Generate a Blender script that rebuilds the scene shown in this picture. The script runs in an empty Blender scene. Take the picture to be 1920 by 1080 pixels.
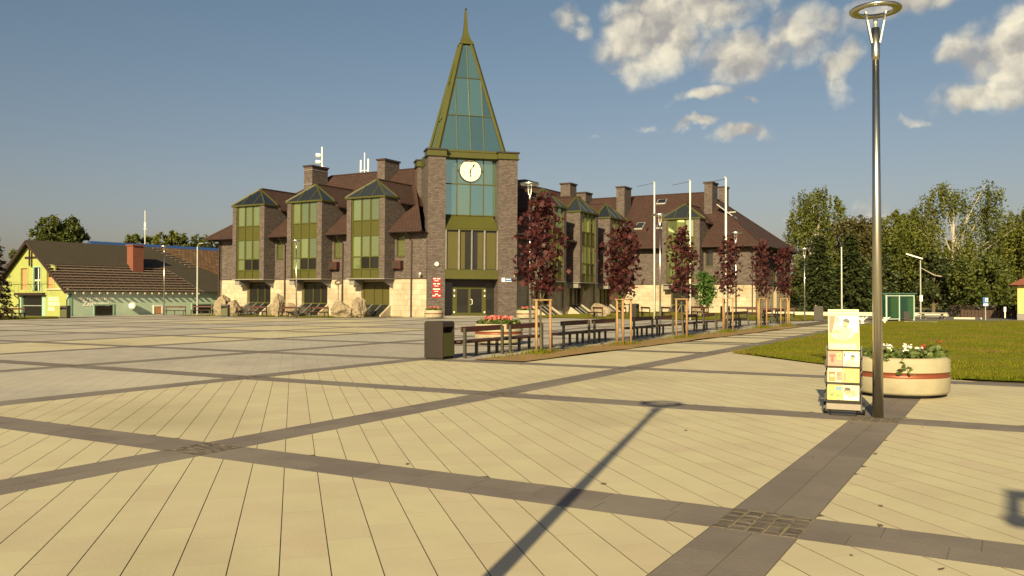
import bpy, bmesh, math, random
import numpy as np
from mathutils import Vector, Matrix
random.seed(11)
rng = np.random.default_rng(7)
SC = bpy.context.scene
COL = SC.collection
R = math.radians

# ------------------------------------------------------------------ camera
CAM_H, YAW, PITCH, ROLL_W, ROLL_B = 1.6367, 0.53237, 0.011189, -0.001663, 0.0075
def cam_basis(roll):
    f = Vector((-math.sin(YAW)*math.cos(PITCH), math.cos(YAW)*math.cos(PITCH), math.sin(PITCH)))
    r = Vector((math.cos(YAW), math.sin(YAW), 0)); u = r.cross(f)
    return r*math.cos(roll)+u*math.sin(roll), u*math.cos(roll)-r*math.sin(roll), f
r_, u_, f_ = cam_basis(ROLL_W)
cd = bpy.data.cameras.new('camera'); cam = bpy.data.objects.new('camera', cd); COL.objects.link(cam)
cd.sensor_width = 36; cd.lens = 1586.63/1920*36; cd.clip_start = 0.1; cd.clip_end = 3000
CAMP = Vector((0, 0, CAM_H))
cam.matrix_world = Matrix(((r_.x, u_.x, -f_.x, 0), (r_.y, u_.y, -f_.y, 0), (r_.z, u_.z, -f_.z, CAM_H), (0, 0, 0, 1)))
SC.camera = cam
# the square falls very slightly to one side of the level buildings: M_LEVEL carries level coordinates over
rb, ub, fb = cam_basis(ROLL_B)
Q = Matrix(((r_.x, u_.x, f_.x), (r_.y, u_.y, f_.y), (r_.z, u_.z, f_.z))) @ Matrix(((rb.x, ub.x, fb.x), (rb.y, ub.y, fb.y), (rb.z, ub.z, fb.z))).transposed()
M_LEVEL = Matrix.Translation(CAMP) @ Q.to_4x4() @ Matrix.Translation(-CAMP)

# ------------------------------------------------------------------ light
SUN_AZ, SUN_EL = -76.2, 25.0            # direction towards the sun, degrees
SUN_S, SKY_S, EXPO = 5.0, 0.06, 1.0
sl = bpy.data.lights.new('sun', 'SUN'); sun = bpy.data.objects.new('sun', sl); COL.objects.link(sun)
sl.energy = SUN_S; sl.angle = R(0.55); sl.color = (1.0, 0.83, 0.45)
sd = Vector((math.cos(R(SUN_EL))*math.cos(R(SUN_AZ)), math.cos(R(SUN_EL))*math.sin(R(SUN_AZ)), math.sin(R(SUN_EL))))
sun.rotation_euler = sd.to_track_quat('Z', 'Y').to_euler(); sun.location = (10, -30, 40)
VS = SC.view_settings
VS.view_transform = 'Standard'; VS.look = 'None'; VS.gamma = 1; VS.exposure = EXPO; VS.use_curve_mapping = False

W = bpy.data.worlds.new('World'); SC.world = W; W.use_nodes = True
nt = W.node_tree; nt.nodes.clear()
def N(t, **k):
    n = nt.nodes.new(t)
    for a, b in k.items(): setattr(n, a, b)
    return n
def L(a, b): nt.links.new(a, b)
def wm(op, a, b=None, c=None, clamp=False):
    n = N('ShaderNodeMath', operation=op, use_clamp=clamp)
    for i, v in enumerate((a, b, c)):
        if v is None: continue
        if isinstance(v, (int, float)): n.inputs[i].default_value = v
        else: L(v, n.inputs[i])
    return n.outputs[0]
def wv(op, a, b=None):
    n = N('ShaderNodeVectorMath', operation=op)
    for i, v in enumerate((a, b)):
        if v is None: continue
        if isinstance(v, tuple): n.inputs[i].default_value = v
        else: L(v, n.inputs[i])
    return n
sky = N('ShaderNodeTexSky', sky_type='NISHITA'); sky.sun_disc = False
sky.sun_elevation = R(SUN_EL); sky.sun_rotation = R(90-SUN_AZ)
sky.air_density = 1.0; sky.dust_density = 2.5; sky.ozone_density = 1.2; sky.altitude = 200
SKY_TINT = (0.72, 0.72, 0.655, 1); HORIZON_TINT = (0.80, 0.645, 0.615, 1)      # hazy mauve low down, all round
tint = N('ShaderNodeMix', data_type='RGBA', blend_type='MULTIPLY'); tint.inputs[0].default_value = 1
L(sky.outputs[0], tint.inputs[6])
gm = N('ShaderNodeNewGeometry'); dirv = wv('SCALE', gm.outputs['Incoming']); dirv.inputs[3].default_value = -1
D = dirv.outputs[0]
sep = N('ShaderNodeSeparateXYZ'); L(D, sep.inputs[0])
hz_ = N('ShaderNodeMapRange'); L(sep.outputs[2], hz_.inputs[0]); hz_.inputs[1].default_value = 0; hz_.inputs[2].default_value = .34
tmix = N('ShaderNodeMix', data_type='RGBA'); L(hz_.outputs[0], tmix.inputs[0]); tmix.inputs[6].default_value = HORIZON_TINT; tmix.inputs[7].default_value = SKY_TINT; L(tmix.outputs[2], tint.inputs[7])
# cloud field
BLOBS = [(110.78,17.22,3.43,2.9,1),(107.3,18.3,3.9,2.2,1),(104.93,15.23,3.4,1.9,.9),(102.28,15.98,2.6,1.9,.9),(99.08,14.41,1.0,1.9,.8),(115.77,18.07,1.2,1.1,0.84),
 (95.39,17.4,3.25,1.0,.9),(100.5,17.2,4.5,1.3,0.66),(89.9,13.9,2.4,3.1,1),(92.51,14.59,1.8,1.3,.8),(91.4,11.46,3.3,.9,.9),(95.73,10.86,1.5,.45,0.90),(108.01,12.96,2.0,.5,0.84),(108.36,11.25,1.5,.45,0.90),
 (104.96,10.41,2.6,.65,0.90),(115.43,9.97,1.2,.35,0.72),(104.61,12.14,.7,.28,0.72),(113.27,15.34,1.1,.5,0.72),(97.28,5.02,1.9,1.0,0.66),(102.33,5.37,1.5,.6,0.60),(115.07,11.64,1.4,.36,0.54),(111.33,11.36,1.5,.45,0.66),
 (86,16,4,3,1),(78,12,6,2,.9),(60,20,9,4,.9),(30,14,8,3,.9),(-10,22,10,5,.9),(160,24,5,2,0.72),(200,18,8,3,.8),(235,26,9,5,.8),(-60,30,8,5,0.72),(-110,16,9,3,.8),(106,30,8,5,.9),(88,34,7,6,.8),(140,42,8,5,0.84)]
warp = N('ShaderNodeTexNoise'); warp.inputs['Scale'].default_value = 14; warp.inputs['Detail'].default_value = 5
L(D, warp.inputs['Vector'])
wsub = wv('SUBTRACT', warp.outputs['Color'], (.5, .5, .5)); wsc = wv('SCALE', wsub.outputs[0]); wsc.inputs[3].default_value = 0.075
DW = wv('ADD', D, wsc.outputs[0]).outputs[0]
field = None
for az, el, sa, se, st in BLOBS:
    a, e = R(az), R(el)
    fw = (math.cos(e)*math.cos(a), math.cos(e)*math.sin(a), math.sin(e)); rt = (math.sin(a), -math.cos(a), 0); up = (-math.sin(e)*math.cos(a), -math.sin(e)*math.sin(a), math.cos(e))
    x = wm('MULTIPLY', wv('DOT_PRODUCT', DW, rt).outputs['Value'], 1/math.tan(R(sa)))
    y = wm('MULTIPLY', wv('DOT_PRODUCT', DW, up).outputs['Value'], 1/math.tan(R(se)))
    d2 = wm('ADD', wm('MULTIPLY', x, x), wm('MULTIPLY', y, y))
    front = wm('GREATER_THAN', wv('DOT_PRODUCT', D, fw).outputs['Value'], 0.5)
    g = wm('MULTIPLY', wm('MULTIPLY', wm('SUBTRACT', 1, wm('MULTIPLY', d2, .50), clamp=True), st), front)
    field = g if field is None else wm('MAXIMUM', field, g)
def puffs(vec):
    '''billowing relief: rounded cells over finer noise'''
    v = N('ShaderNodeTexVoronoi', feature='F1'); v.inputs['Scale'].default_value = 21; L(vec, v.inputs['Vector'])
    v2 = N('ShaderNodeTexVoronoi', feature='F1'); v2.inputs['Scale'].default_value = 52; L(vec, v2.inputs['Vector'])
    n = N('ShaderNodeTexNoise'); n.inputs['Scale'].default_value = 17; n.inputs['Detail'].default_value = 6; n.inputs['Roughness'].default_value = .6; L(vec, n.inputs['Vector'])
    a = wm('ADD', wm('MULTIPLY', wm('SUBTRACT', .45, v.outputs['Distance']), .55), wm('MULTIPLY', wm('SUBTRACT', .45, v2.outputs['Distance']), .25))
    return wm('ADD', a, wm('MULTIPLY', wm('SUBTRACT', n.outputs[0], .5), .85))
fw_n = N('ShaderNodeTexNoise'); fw_n.inputs['Scale'].default_value = 38; fw_n.inputs['Detail'].default_value = 4; L(D, fw_n.inputs['Vector'])
fsc = wv('SCALE', wv('SUBTRACT', fw_n.outputs['Color'], (.5, .5, .5)).outputs[0]); fsc.inputs[3].default_value = .028
DP = wv('ADD', D, fsc.outputs[0]).outputs[0]
pf = puffs(DP)
cov = wm('ADD', field, pf)
mr = N('ShaderNodeMapRange', interpolation_type='SMOOTHSTEP'); L(wm('MULTIPLY', cov, wm('GREATER_THAN', field, 0.001)), mr.inputs[0]); mr.inputs[1].default_value = .31; mr.inputs[2].default_value = .82
maxden = wm('MULTIPLY', mr.outputs[0], wm('MINIMUM', wm('MULTIPLY_ADD', field, .95, .12), .95))
# lit side of the cloud relief
pl_ = puffs(wv('ADD', DP, (-.006, -.002, .010)).outputs[0])
big = N('ShaderNodeTexNoise'); big.inputs['Scale'].default_value = 9; big.inputs['Detail'].default_value = 3; L(DW, big.inputs['Vector'])
shade = wm('ADD', wm('MULTIPLY', wm('SUBTRACT', pf, pl_), 1.9), wm('MULTIPLY_ADD', wm('SUBTRACT', big.outputs[0], .5), 2.2, .46), clamp=True)
ccol = N('ShaderNodeMix', data_type='RGBA'); L(shade, ccol.inputs[0])
ccol.inputs[6].default_value = (3.4, 3.2, 2.95, 1); ccol.inputs[7].default_value = (8.4, 7.6, 5.7, 1)
fin = N('ShaderNodeMix', data_type='RGBA'); L(maxden, fin.inputs[0]); L(tint.outputs[2], fin.inputs[6]); L(ccol.outputs[2], fin.inputs[7])
bg = N('ShaderNodeBackground'); bg.inputs['Strength'].default_value = SKY_S; L(fin.outputs[2], bg.inputs['Color'])
wo = N('ShaderNodeOutputWorld'); L(bg.outputs[0], wo.inputs['Surface'])

# ------------------------------------------------------------------ materials
def mat(name, c, rough=.7, metal=0, var=.0, vscale=3., c2=None, spec=.4, bump=0, bscale=40., rand=0, trans=0, coat=0):
    """c, c2: base colours mixed by noise; var: value jitter by noise; rand: value jitter per object / loose piece"""
    m = bpy.data.materials.new(name); m.use_nodes = True; t = m.node_tree; b = t.nodes['Principled BSDF']
    b.inputs['Roughness'].default_value = rough; b.inputs['Metallic'].default_value = metal; b.inputs['Specular IOR Level'].default_value = spec
    if coat: b.inputs['Coat Weight'].default_value = coat
    col = None
    if c2 is not None or var or rand:
        tc = t.nodes.new('ShaderNodeNewGeometry')
        nz = t.nodes.new('ShaderNodeTexNoise'); nz.inputs['Scale'].default_value = vscale; nz.inputs['Detail'].default_value = 6; nz.inputs['Roughness'].default_value = .65
        t.links.new(tc.outputs['Position'], nz.inputs['Vector'])
        mx = t.nodes.new('ShaderNodeMix'); mx.data_type = 'RGBA'
        cr = t.nodes.new('ShaderNodeMapRange'); cr.inputs[1].default_value = .3; cr.inputs[2].default_value = .7; t.links.new(nz.outputs[0], cr.inputs[0])
        t.links.new(cr.outputs[0], mx.inputs[0])
        a = c if c2 is not None else tuple(v*(1-var) for v in c)
        z = c2 if c2 is not None else tuple(v*(1+var) for v in c)
        mx.inputs[6].default_value = (*a, 1); mx.inputs[7].default_value = (*z, 1)
        col = mx.outputs[2]
        if rand:
            oi = t.nodes.new('ShaderNodeObjectInfo'); ad = t.nodes.new('ShaderNodeMath'); ad.operation = 'ADD'
            t.links.new(oi.outputs['Random'], ad.inputs[0]); t.links.new(tc.outputs['Random Per Island'], ad.inputs[1])
            fr = t.nodes.new('ShaderNodeMath'); fr.operation = 'FRACT'; t.links.new(ad.outputs[0], fr.inputs[0])
            ma = t.nodes.new('ShaderNodeMath'); ma.operation = 'MULTIPLY_ADD'; t.links.new(fr.outputs[0], ma.inputs[0]); ma.inputs[1].default_value = 2*rand; ma.inputs[2].default_value = 1-rand
            hs = t.nodes.new('ShaderNodeHueSaturation'); t.links.new(ma.outputs[0], hs.inputs['Value']); t.links.new(col, hs.inputs['Color'])
            hu = t.nodes.new('ShaderNodeMath'); hu.operation = 'MULTIPLY_ADD'; t.links.new(fr.outputs[0], hu.inputs[0]); hu.inputs[1].default_value = .02; hu.inputs[2].default_value = .49
            t.links.new(hu.outputs[0], hs.inputs['Hue'])
            col = hs.outputs[0]
        t.links.new(col, b.inputs['Base Color'])
    else:
        b.inputs['Base Color'].default_value = (*c, 1)
    if bump:
        g2 = t.nodes.new('ShaderNodeNewGeometry'); n2 = t.nodes.new('ShaderNodeTexNoise'); n2.inputs['Scale'].default_value = bscale; n2.inputs['Detail'].default_value = 6
        t.links.new(g2.outputs['Position'], n2.inputs['Vector'])
        bp = t.nodes.new('ShaderNodeBump'); bp.inputs['Strength'].default_value = bump; bp.inputs['Distance'].default_value = .02
        t.links.new(n2.outputs[0], bp.inputs['Height']); t.links.new(bp.outputs[0], b.inputs['Normal'])
    if trans:
        tr = t.nodes.new('ShaderNodeBsdfTranslucent'); ms = t.nodes.new('ShaderNodeMixShader'); ms.inputs[0].default_value = trans
        if col is not None: t.links.new(col, tr.inputs['Color'])
        else: tr.inputs['Color'].default_value = (*c, 1)
        out = [n for n in t.nodes if n.type == 'OUTPUT_MATERIAL'][0]
        t.links.new(b.outputs[0], ms.inputs[1]); t.links.new(tr.outputs[0], ms.inputs[2]); t.links.new(ms.outputs[0], out.inputs['Surface'])
    return m

def brick_mat(name, c1, c2, mortar, bw, bh, ms=.012, rough=.85, offset=.5, bias=0, bump=.5):
    m = bpy.data.materials.new(name); m.use_nodes = True; t = m.node_tree; b = t.nodes['Principled BSDF']
    uv = t.nodes.new('ShaderNodeUVMap'); br = t.nodes.new('ShaderNodeTexBrick'); br.offset = offset
    br.inputs['Scale'].default_value = 1; br.inputs['Brick Width'].default_value = bw; br.inputs['Row Height'].default_value = bh
    br.inputs['Mortar Size'].default_value = ms; br.inputs['Mortar Smooth'].default_value = .3; br.inputs['Bias'].default_value = bias
    br.inputs['Color1'].default_value = (*c1, 1); br.inputs['Color2'].default_value = (*c2, 1); br.inputs['Mortar'].default_value = (*mortar, 1)
    t.links.new(uv.outputs[0], br.inputs['Vector'])
    nz = t.nodes.new('ShaderNodeTexNoise'); nz.inputs['Scale'].default_value = .9; nz.inputs['Detail'].default_value = 7; t.links.new(uv.outputs[0], nz.inputs['Vector'])
    ml = t.nodes.new('ShaderNodeMix'); ml.data_type = 'RGBA'; ml.blend_type = 'MULTIPLY'; ml.inputs[0].default_value = .5
    rp = t.nodes.new('ShaderNodeMapRange'); rp.inputs[1].default_value = .3; rp.inputs[2].default_value = .7; rp.inputs[3].default_value = .86; rp.inputs[4].default_value = 1.12
    t.links.new(nz.outputs[0], rp.inputs[0]); t.links.new(br.outputs[0], ml.inputs[6]); t.links.new(rp.outputs[0], ml.inputs[7]); t.links.new(ml.outputs[2], b.inputs['Base Color'])
    bp = t.nodes.new('ShaderNodeBump'); bp.inputs['Strength'].default_value = bump; bp.inputs['Distance'].default_value = .02; bp.invert = True
    t.links.new(br.outputs['Fac'], bp.inputs['Height']); t.links.new(bp.outputs[0], b.inputs['Normal'])
    b.inputs['Roughness'].default_value = rough; b.inputs['Specular IOR Level'].default_value = .25
    return m

def glass_mat(name, tintc, base, mirror=.55, rough=.04):
    m = bpy.data.materials.new(name); m.use_nodes = True; t = m.node_tree; b = t.nodes['Principled BSDF']
    b.inputs['Base Color'].default_value = (*base, 1); b.inputs['Roughness'].default_value = .35
    g = t.nodes.new('ShaderNodeBsdfGlossy'); g.inputs['Color'].default_value = (*tintc, 1); g.inputs['Roughness'].default_value = rough
    ge = t.nodes.new('ShaderNodeNewGeometry'); nz = t.nodes.new('ShaderNodeTexNoise'); nz.inputs['Scale'].default_value = .8; nz.inputs['Detail'].default_value = 2
    t.links.new(ge.outputs['Position'], nz.inputs['Vector']); bp = t.nodes.new('ShaderNodeBump'); bp.inputs['Strength'].default_value = .015; bp.inputs['Distance'].default_value = .1
    t.links.new(nz.outputs[0], bp.inputs['Height'])
    oi = t.nodes.new('ShaderNodeObjectInfo'); wn = t.nodes.new('ShaderNodeTexWhiteNoise'); wn.noise_dimensions = '1D'; t.links.new(oi.outputs['Random'], wn.inputs['W'])
    sb = t.nodes.new('ShaderNodeVectorMath'); sb.operation = 'SUBTRACT'; t.links.new(wn.outputs['Color'], sb.inputs[0]); sb.inputs[1].default_value = (.5, .5, .5)
    sc_ = t.nodes.new('ShaderNodeVectorMath'); sc_.operation = 'SCALE'; t.links.new(sb.outputs[0], sc_.inputs[0]); sc_.inputs[3].default_value = .07
    av = t.nodes.new('ShaderNodeVectorMath'); av.operation = 'ADD'; t.links.new(bp.outputs[0], av.inputs[0]); t.links.new(sc_.outputs[0], av.inputs[1])
    nm = t.nodes.new('ShaderNodeVectorMath'); nm.operation = 'NORMALIZE'; t.links.new(av.outputs[0], nm.inputs[0]); t.links.new(nm.outputs[0], g.inputs['Normal'])
    hs = t.nodes.new('ShaderNodeHueSaturation'); hs.inputs['Color'].default_value = (*base, 1); mv = t.nodes.new('ShaderNodeMath'); mv.operation = 'MULTIPLY_ADD'; t.links.new(oi.outputs['Random'], mv.inputs[0]); mv.inputs[1].default_value = .8; mv.inputs[2].default_value = .6
    t.links.new(mv.outputs[0], hs.inputs['Value']); t.links.new(hs.outputs[0], b.inputs['Base Color'])
    ms = t.nodes.new('ShaderNodeMixShader'); ms.inputs[0].default_value = mirror
    out = [n for n in t.nodes if n.type == 'OUTPUT_MATERIAL'][0]
    t.links.new(b.outputs[0], ms.inputs[1]); t.links.new(g.outputs[0], ms.inputs[2]); t.links.new(ms.outputs[0], out.inputs['Surface'])
    return m

M = {}
M['cream'] = mat('cream_slab', (.43, .378, .265), .75, vscale=1.4, c2=(.385, .335, .232), rand=.028, bump=.08, bscale=30)
M['grey_slab'] = mat('grey_slab', (.33, .298, .27), .85, vscale=.8, c2=(.265, .24, .22), rand=.06, bump=.2)
M['dark_slab'] = mat('dark_slab', (.117, .096, .092), .85, vscale=2.2, c2=(.148, .123, .114), rand=.09, bump=.3, bscale=35)
M['cobble'] = mat('cobble_stone', (.065, .054, .048), .85, vscale=9, c2=(.115, .093, .08), rand=.3, bump=.6, bscale=30)
M['joint'] = mat('joint_sand', (.095, .075, .048), .95, vscale=6, c2=(.06, .048, .03))
M['sand'] = mat('pale_joint_sand', (.23, .185, .12), .95, vscale=8, c2=(.13, .105, .07))
M['brick'] = brick_mat('clinker_brick', (.072, .055, .054), (.124, .098, .091), (.052, .043, .042), .27, .13, .016)
M['roof'] = brick_mat('brown_roof_tile', (.044, .023, .020), (.058, .030, .025), (.024, .014, .012), .34, .34, .03, .75, bump=.8)
M['stone'] = mat('sandstone', (.315, .268, .20), .85, vscale=2.5, c2=(.41, .352, .27), rand=.10, bump=.3, bscale=20)
M['stone_joint'] = mat('sandstone_joint', (.30, .235, .16), .9)
M['corbel'] = mat('grey_concrete', (.18, .165, .155), .85, vscale=4, var=.15)
M['olive'] = mat('olive_aluminium', (.056, .055, .012), .42, vscale=.5, var=.10, spec=.35)
M['olive_blind'] = mat('olive_panel', (.058, .050, .010), .55, vscale=.4, var=.08)
M['dark_frame'] = mat('dark_steel', (.028, .024, .022), .5)
M['brown_metal'] = mat('brown_gutter', (.035, .02, .018), .45)
M['soffit'] = mat('soffit_boards', (.035, .02, .016), .7)
M['glass_teal'] = glass_mat('teal_glass', (.42, .62, .55), (.05, .10, .095), .62)
M['glass_green'] = glass_mat('green_glass', (.62, .70, .42), (.13, .155, .06), .5)
M['glass_roof'] = glass_mat('roof_glass', (.30, .32, .33), (.02, .022, .025), .3)
M['glass_dark'] = glass_mat('dark_glass', (.5, .5, .5), (.008, .007, .006), .06)
M['white'] = mat('white_paint', (.78, .76, .70), .5)
M['cream_face'] = mat('clock_face', (.86, .80, .58), .5)
M['black'] = mat('black_paint', (.012, .011, .010), .45)
M['red_plaque'] = mat('red_plaque', (.34, .012, .022), .4)
M['steel'] = mat('brushed_steel', (.52, .50, .44), .28, 1.0, vscale=1.2, var=.06)
M['galv'] = mat('galvanised_steel', (.42, .43, .40), .45, .6, vscale=2, var=.1)
M['alu'] = mat('white_aluminium', (.72, .71, .66), .35, .2)
M['wood'] = mat('pine_post', (.33, .20, .09), .8, vscale=6, c2=(.24, .14, .065), rand=.08)
M['bench_wood'] = mat('stained_bench_wood', (.075, .024, .017), .55, vscale=7, c2=(.045, .015, .012), rand=.1)
M['bench_metal'] = mat('bench_steel', (.045, .042, .030), .5)
M['bin'] = mat('bin_metal', (.027, .021, .019), .42, vscale=3, var=.1)
M['bin_panel'] = mat('bin_door_olive', (.055, .058, .018), .4)
M['planter'] = mat('planter_concrete', (.35, .305, .215), .8, vscale=3, c2=(.28, .245, .17), bump=.5, bscale=110)
M['copper'] = mat('copper_band', (.20, .055, .028), .45, .3)
M['soil'] = mat('bare_soil', (.25, .15, .055), .95, vscale=1.2, c2=(.165, .105, .038), bump=.6, bscale=12)
M['potsoil'] = mat('pot_soil', (.05, .035, .025), .95)
M['lawn'] = mat('lawn_turf', (.172, .146, .016), 1, spec=.05, vscale=.5, c2=(.105, .120, .010), bump=.8, bscale=25)
M['lawn_blade'] = mat('grass_blade', (.165, .150, .014), 1, spec=.05, vscale=.5, c2=(.09, .115, .010), rand=.25, trans=.3)
M['earth'] = mat('far_ground', (.10, .105, .03), .95, vscale=.05, c2=(.14, .12, .05))
M['asphalt'] = mat('asphalt', (.11, .10, .09), .9, vscale=3, var=.12)
M['kerb'] = mat('pale_kerb', (.46, .42, .33), .8, vscale=2, var=.1)
M['rock'] = mat('boulder_stone', (.27, .215, .15), .9, vscale=2.6, c2=(.14, .11, .08), bump=1.0, bscale=9)
M['yellow_wall'] = mat('yellow_render', (.26, .285, .09), .85, vscale=.8, var=.07)
M['green_wall'] = mat('green_render', (.40, .50, .40), .85, vscale=.8, var=.08)
M['mint'] = mat('mint_trim', (.24, .36, .27), .7)
M['salmon'] = mat('salmon_infill', (.42, .20, .10), .85, vscale=5, var=.12)
M['pale_panel'] = mat('pale_sign_board', (.72, .68, .42), .6)
M['house_roof'] = mat('dark_roofing_felt', (.033, .027, .018), .9, vscale=1.2, c2=(.043, .033, .024), bump=.3)
M['old_tile'] = brick_mat('old_red_roof_tile', (.10, .048, .026), (.15, .09, .05), (.04, .03, .02), .5, .42, .04, .85)
M['batten'] = mat('weathered_batten', (.42, .32, .255), .85, vscale=3, c2=(.31, .225, .18), rand=.12)
M['batten_under'] = mat('dark_underlay', (.045, .03, .025), .9)
M['red_brick'] = brick_mat('red_chimney_brick', (.165, .052, .036), (.20, .066, .045), (.16, .07, .05), .25, .08, .01)
M['blue_roof'] = mat('blue_sheet_roof', (.02, .055, .19), .5)
M['leaf_purple'] = mat('purple_leaf', (.036, .009, .011), .65, vscale=2.5, c2=(.074, .017, .019), rand=.5, trans=.25, spec=.25)
M['bark'] = mat('bark', (.10, .075, .05), .9, vscale=8, var=.25)
M['bark_pale'] = mat('birch_bark', (.40, .36, .30), .8, vscale=3, c2=(.20, .17, .14))
M['leaf_birch'] = mat('birch_leaf', (.112, .120, .016), .6, vscale=.25, c2=(.076, .090, .012), rand=.30, trans=.3)
M['leaf_mid'] = mat('mid_leaf', (.085, .098, .015), .6, vscale=.25, c2=(.036, .052, .010), rand=.3, trans=.25)
M['leaf_dark'] = mat('dark_leaf', (.042, .054, .014), .6, vscale=.3, c2=(.028, .038, .010), rand=.3, trans=.2)
M['leaf_brown'] = mat('olive_brown_leaf', (.095, .074, .020), .6, vscale=.3, c2=(.055, .053, .015), rand=.3, trans=.25)
M['leaf_conifer'] = mat('dark_conifer', (.022, .022, .010), .7, vscale=.5, c2=(.032, .018, .013), rand=.3)
M['leaf_fresh'] = mat('fresh_leaf', (.07, .14, .022), .6, vscale=2, c2=(.045, .10, .018), rand=.25, trans=.3)
M['leaf_pot'] = mat('geranium_leaf', (.055, .085, .018), .6, vscale=5, c2=(.12, .15, .035), rand=.35, trans=.25)
M['petal_white'] = mat('white_petal', (.82, .78, .72), .6, trans=.2)
M['petal_red'] = mat('red_petal', (.30, .035, .02), .6, trans=.2)
M['petal_pink'] = mat('pink_petal', (.62, .16, .14), .6, rand=.25, var=.1, trans=.2)
M['sign_blue'] = mat('blue_sign', (.03, .10, .32), .45)
M['letter_grey'] = mat('pale_letter', (.62, .60, .50), .6)
def bare_patches(m, c, scale, lo, hi):
    t = m.node_tree; b = t.nodes['Principled BSDF']; src = b.inputs['Base Color'].links[0].from_socket
    ge = t.nodes.new('ShaderNodeNewGeometry'); n = t.nodes.new('ShaderNodeTexNoise'); n.inputs['Scale'].default_value = scale; n.inputs['Detail'].default_value = 5; t.links.new(ge.outputs['Position'], n.inputs['Vector'])
    r = t.nodes.new('ShaderNodeMapRange'); r.inputs[1].default_value = lo; r.inputs[2].default_value = hi; t.links.new(n.outputs[0], r.inputs[0])
    x = t.nodes.new('ShaderNodeMix'); x.data_type = 'RGBA'; t.links.new(r.outputs[0], x.inputs[0]); t.links.new(src, x.inputs[6]); x.inputs[7].default_value = (*c, 1); t.links.new(x.outputs[2], b.inputs['Base Color'])
bare_patches(M['lawn'], (.19, .125, .045), .55, .56, .68); bare_patches(M['lawn_blade'], (.17, .125, .03), .55, .56, .70)
bare_patches(M['planter'], (.22, .185, .125), 2.2, .55, .75); bare_patches(M['stone'], (.27, .21, .14), .5, .5, .72); bare_patches(M['cream'], (.315, .275, .185), .23, .54, .70); bare_patches(M['dark_slab'], (.16, .14, .125), .6, .5, .7); bare_patches(M['grey_slab'], (.37, .335, .29), .16, .5, .66)
for k, c in dict(poster_yellow=(.52, .38, .08), poster_cream=(.56, .50, .30), poster_sky=(.30, .45, .48), poster_brown=(.16, .11, .07), poster_skin=(.44, .22, .11), poster_hair=(.03, .022, .02), poster_shirt=(.42, .34, .23), poster_orange=(.48, .16, .04), poster_red=(.24, .03, .025), poster_green=(.12, .19, .04), poster_pink=(.40, .15, .11), poster_blue=(.10, .18, .27), poster_grey=(.24, .21, .18)).items():
    M[k] = mat(k, c, .35, vscale=14, var=.08)

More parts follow.
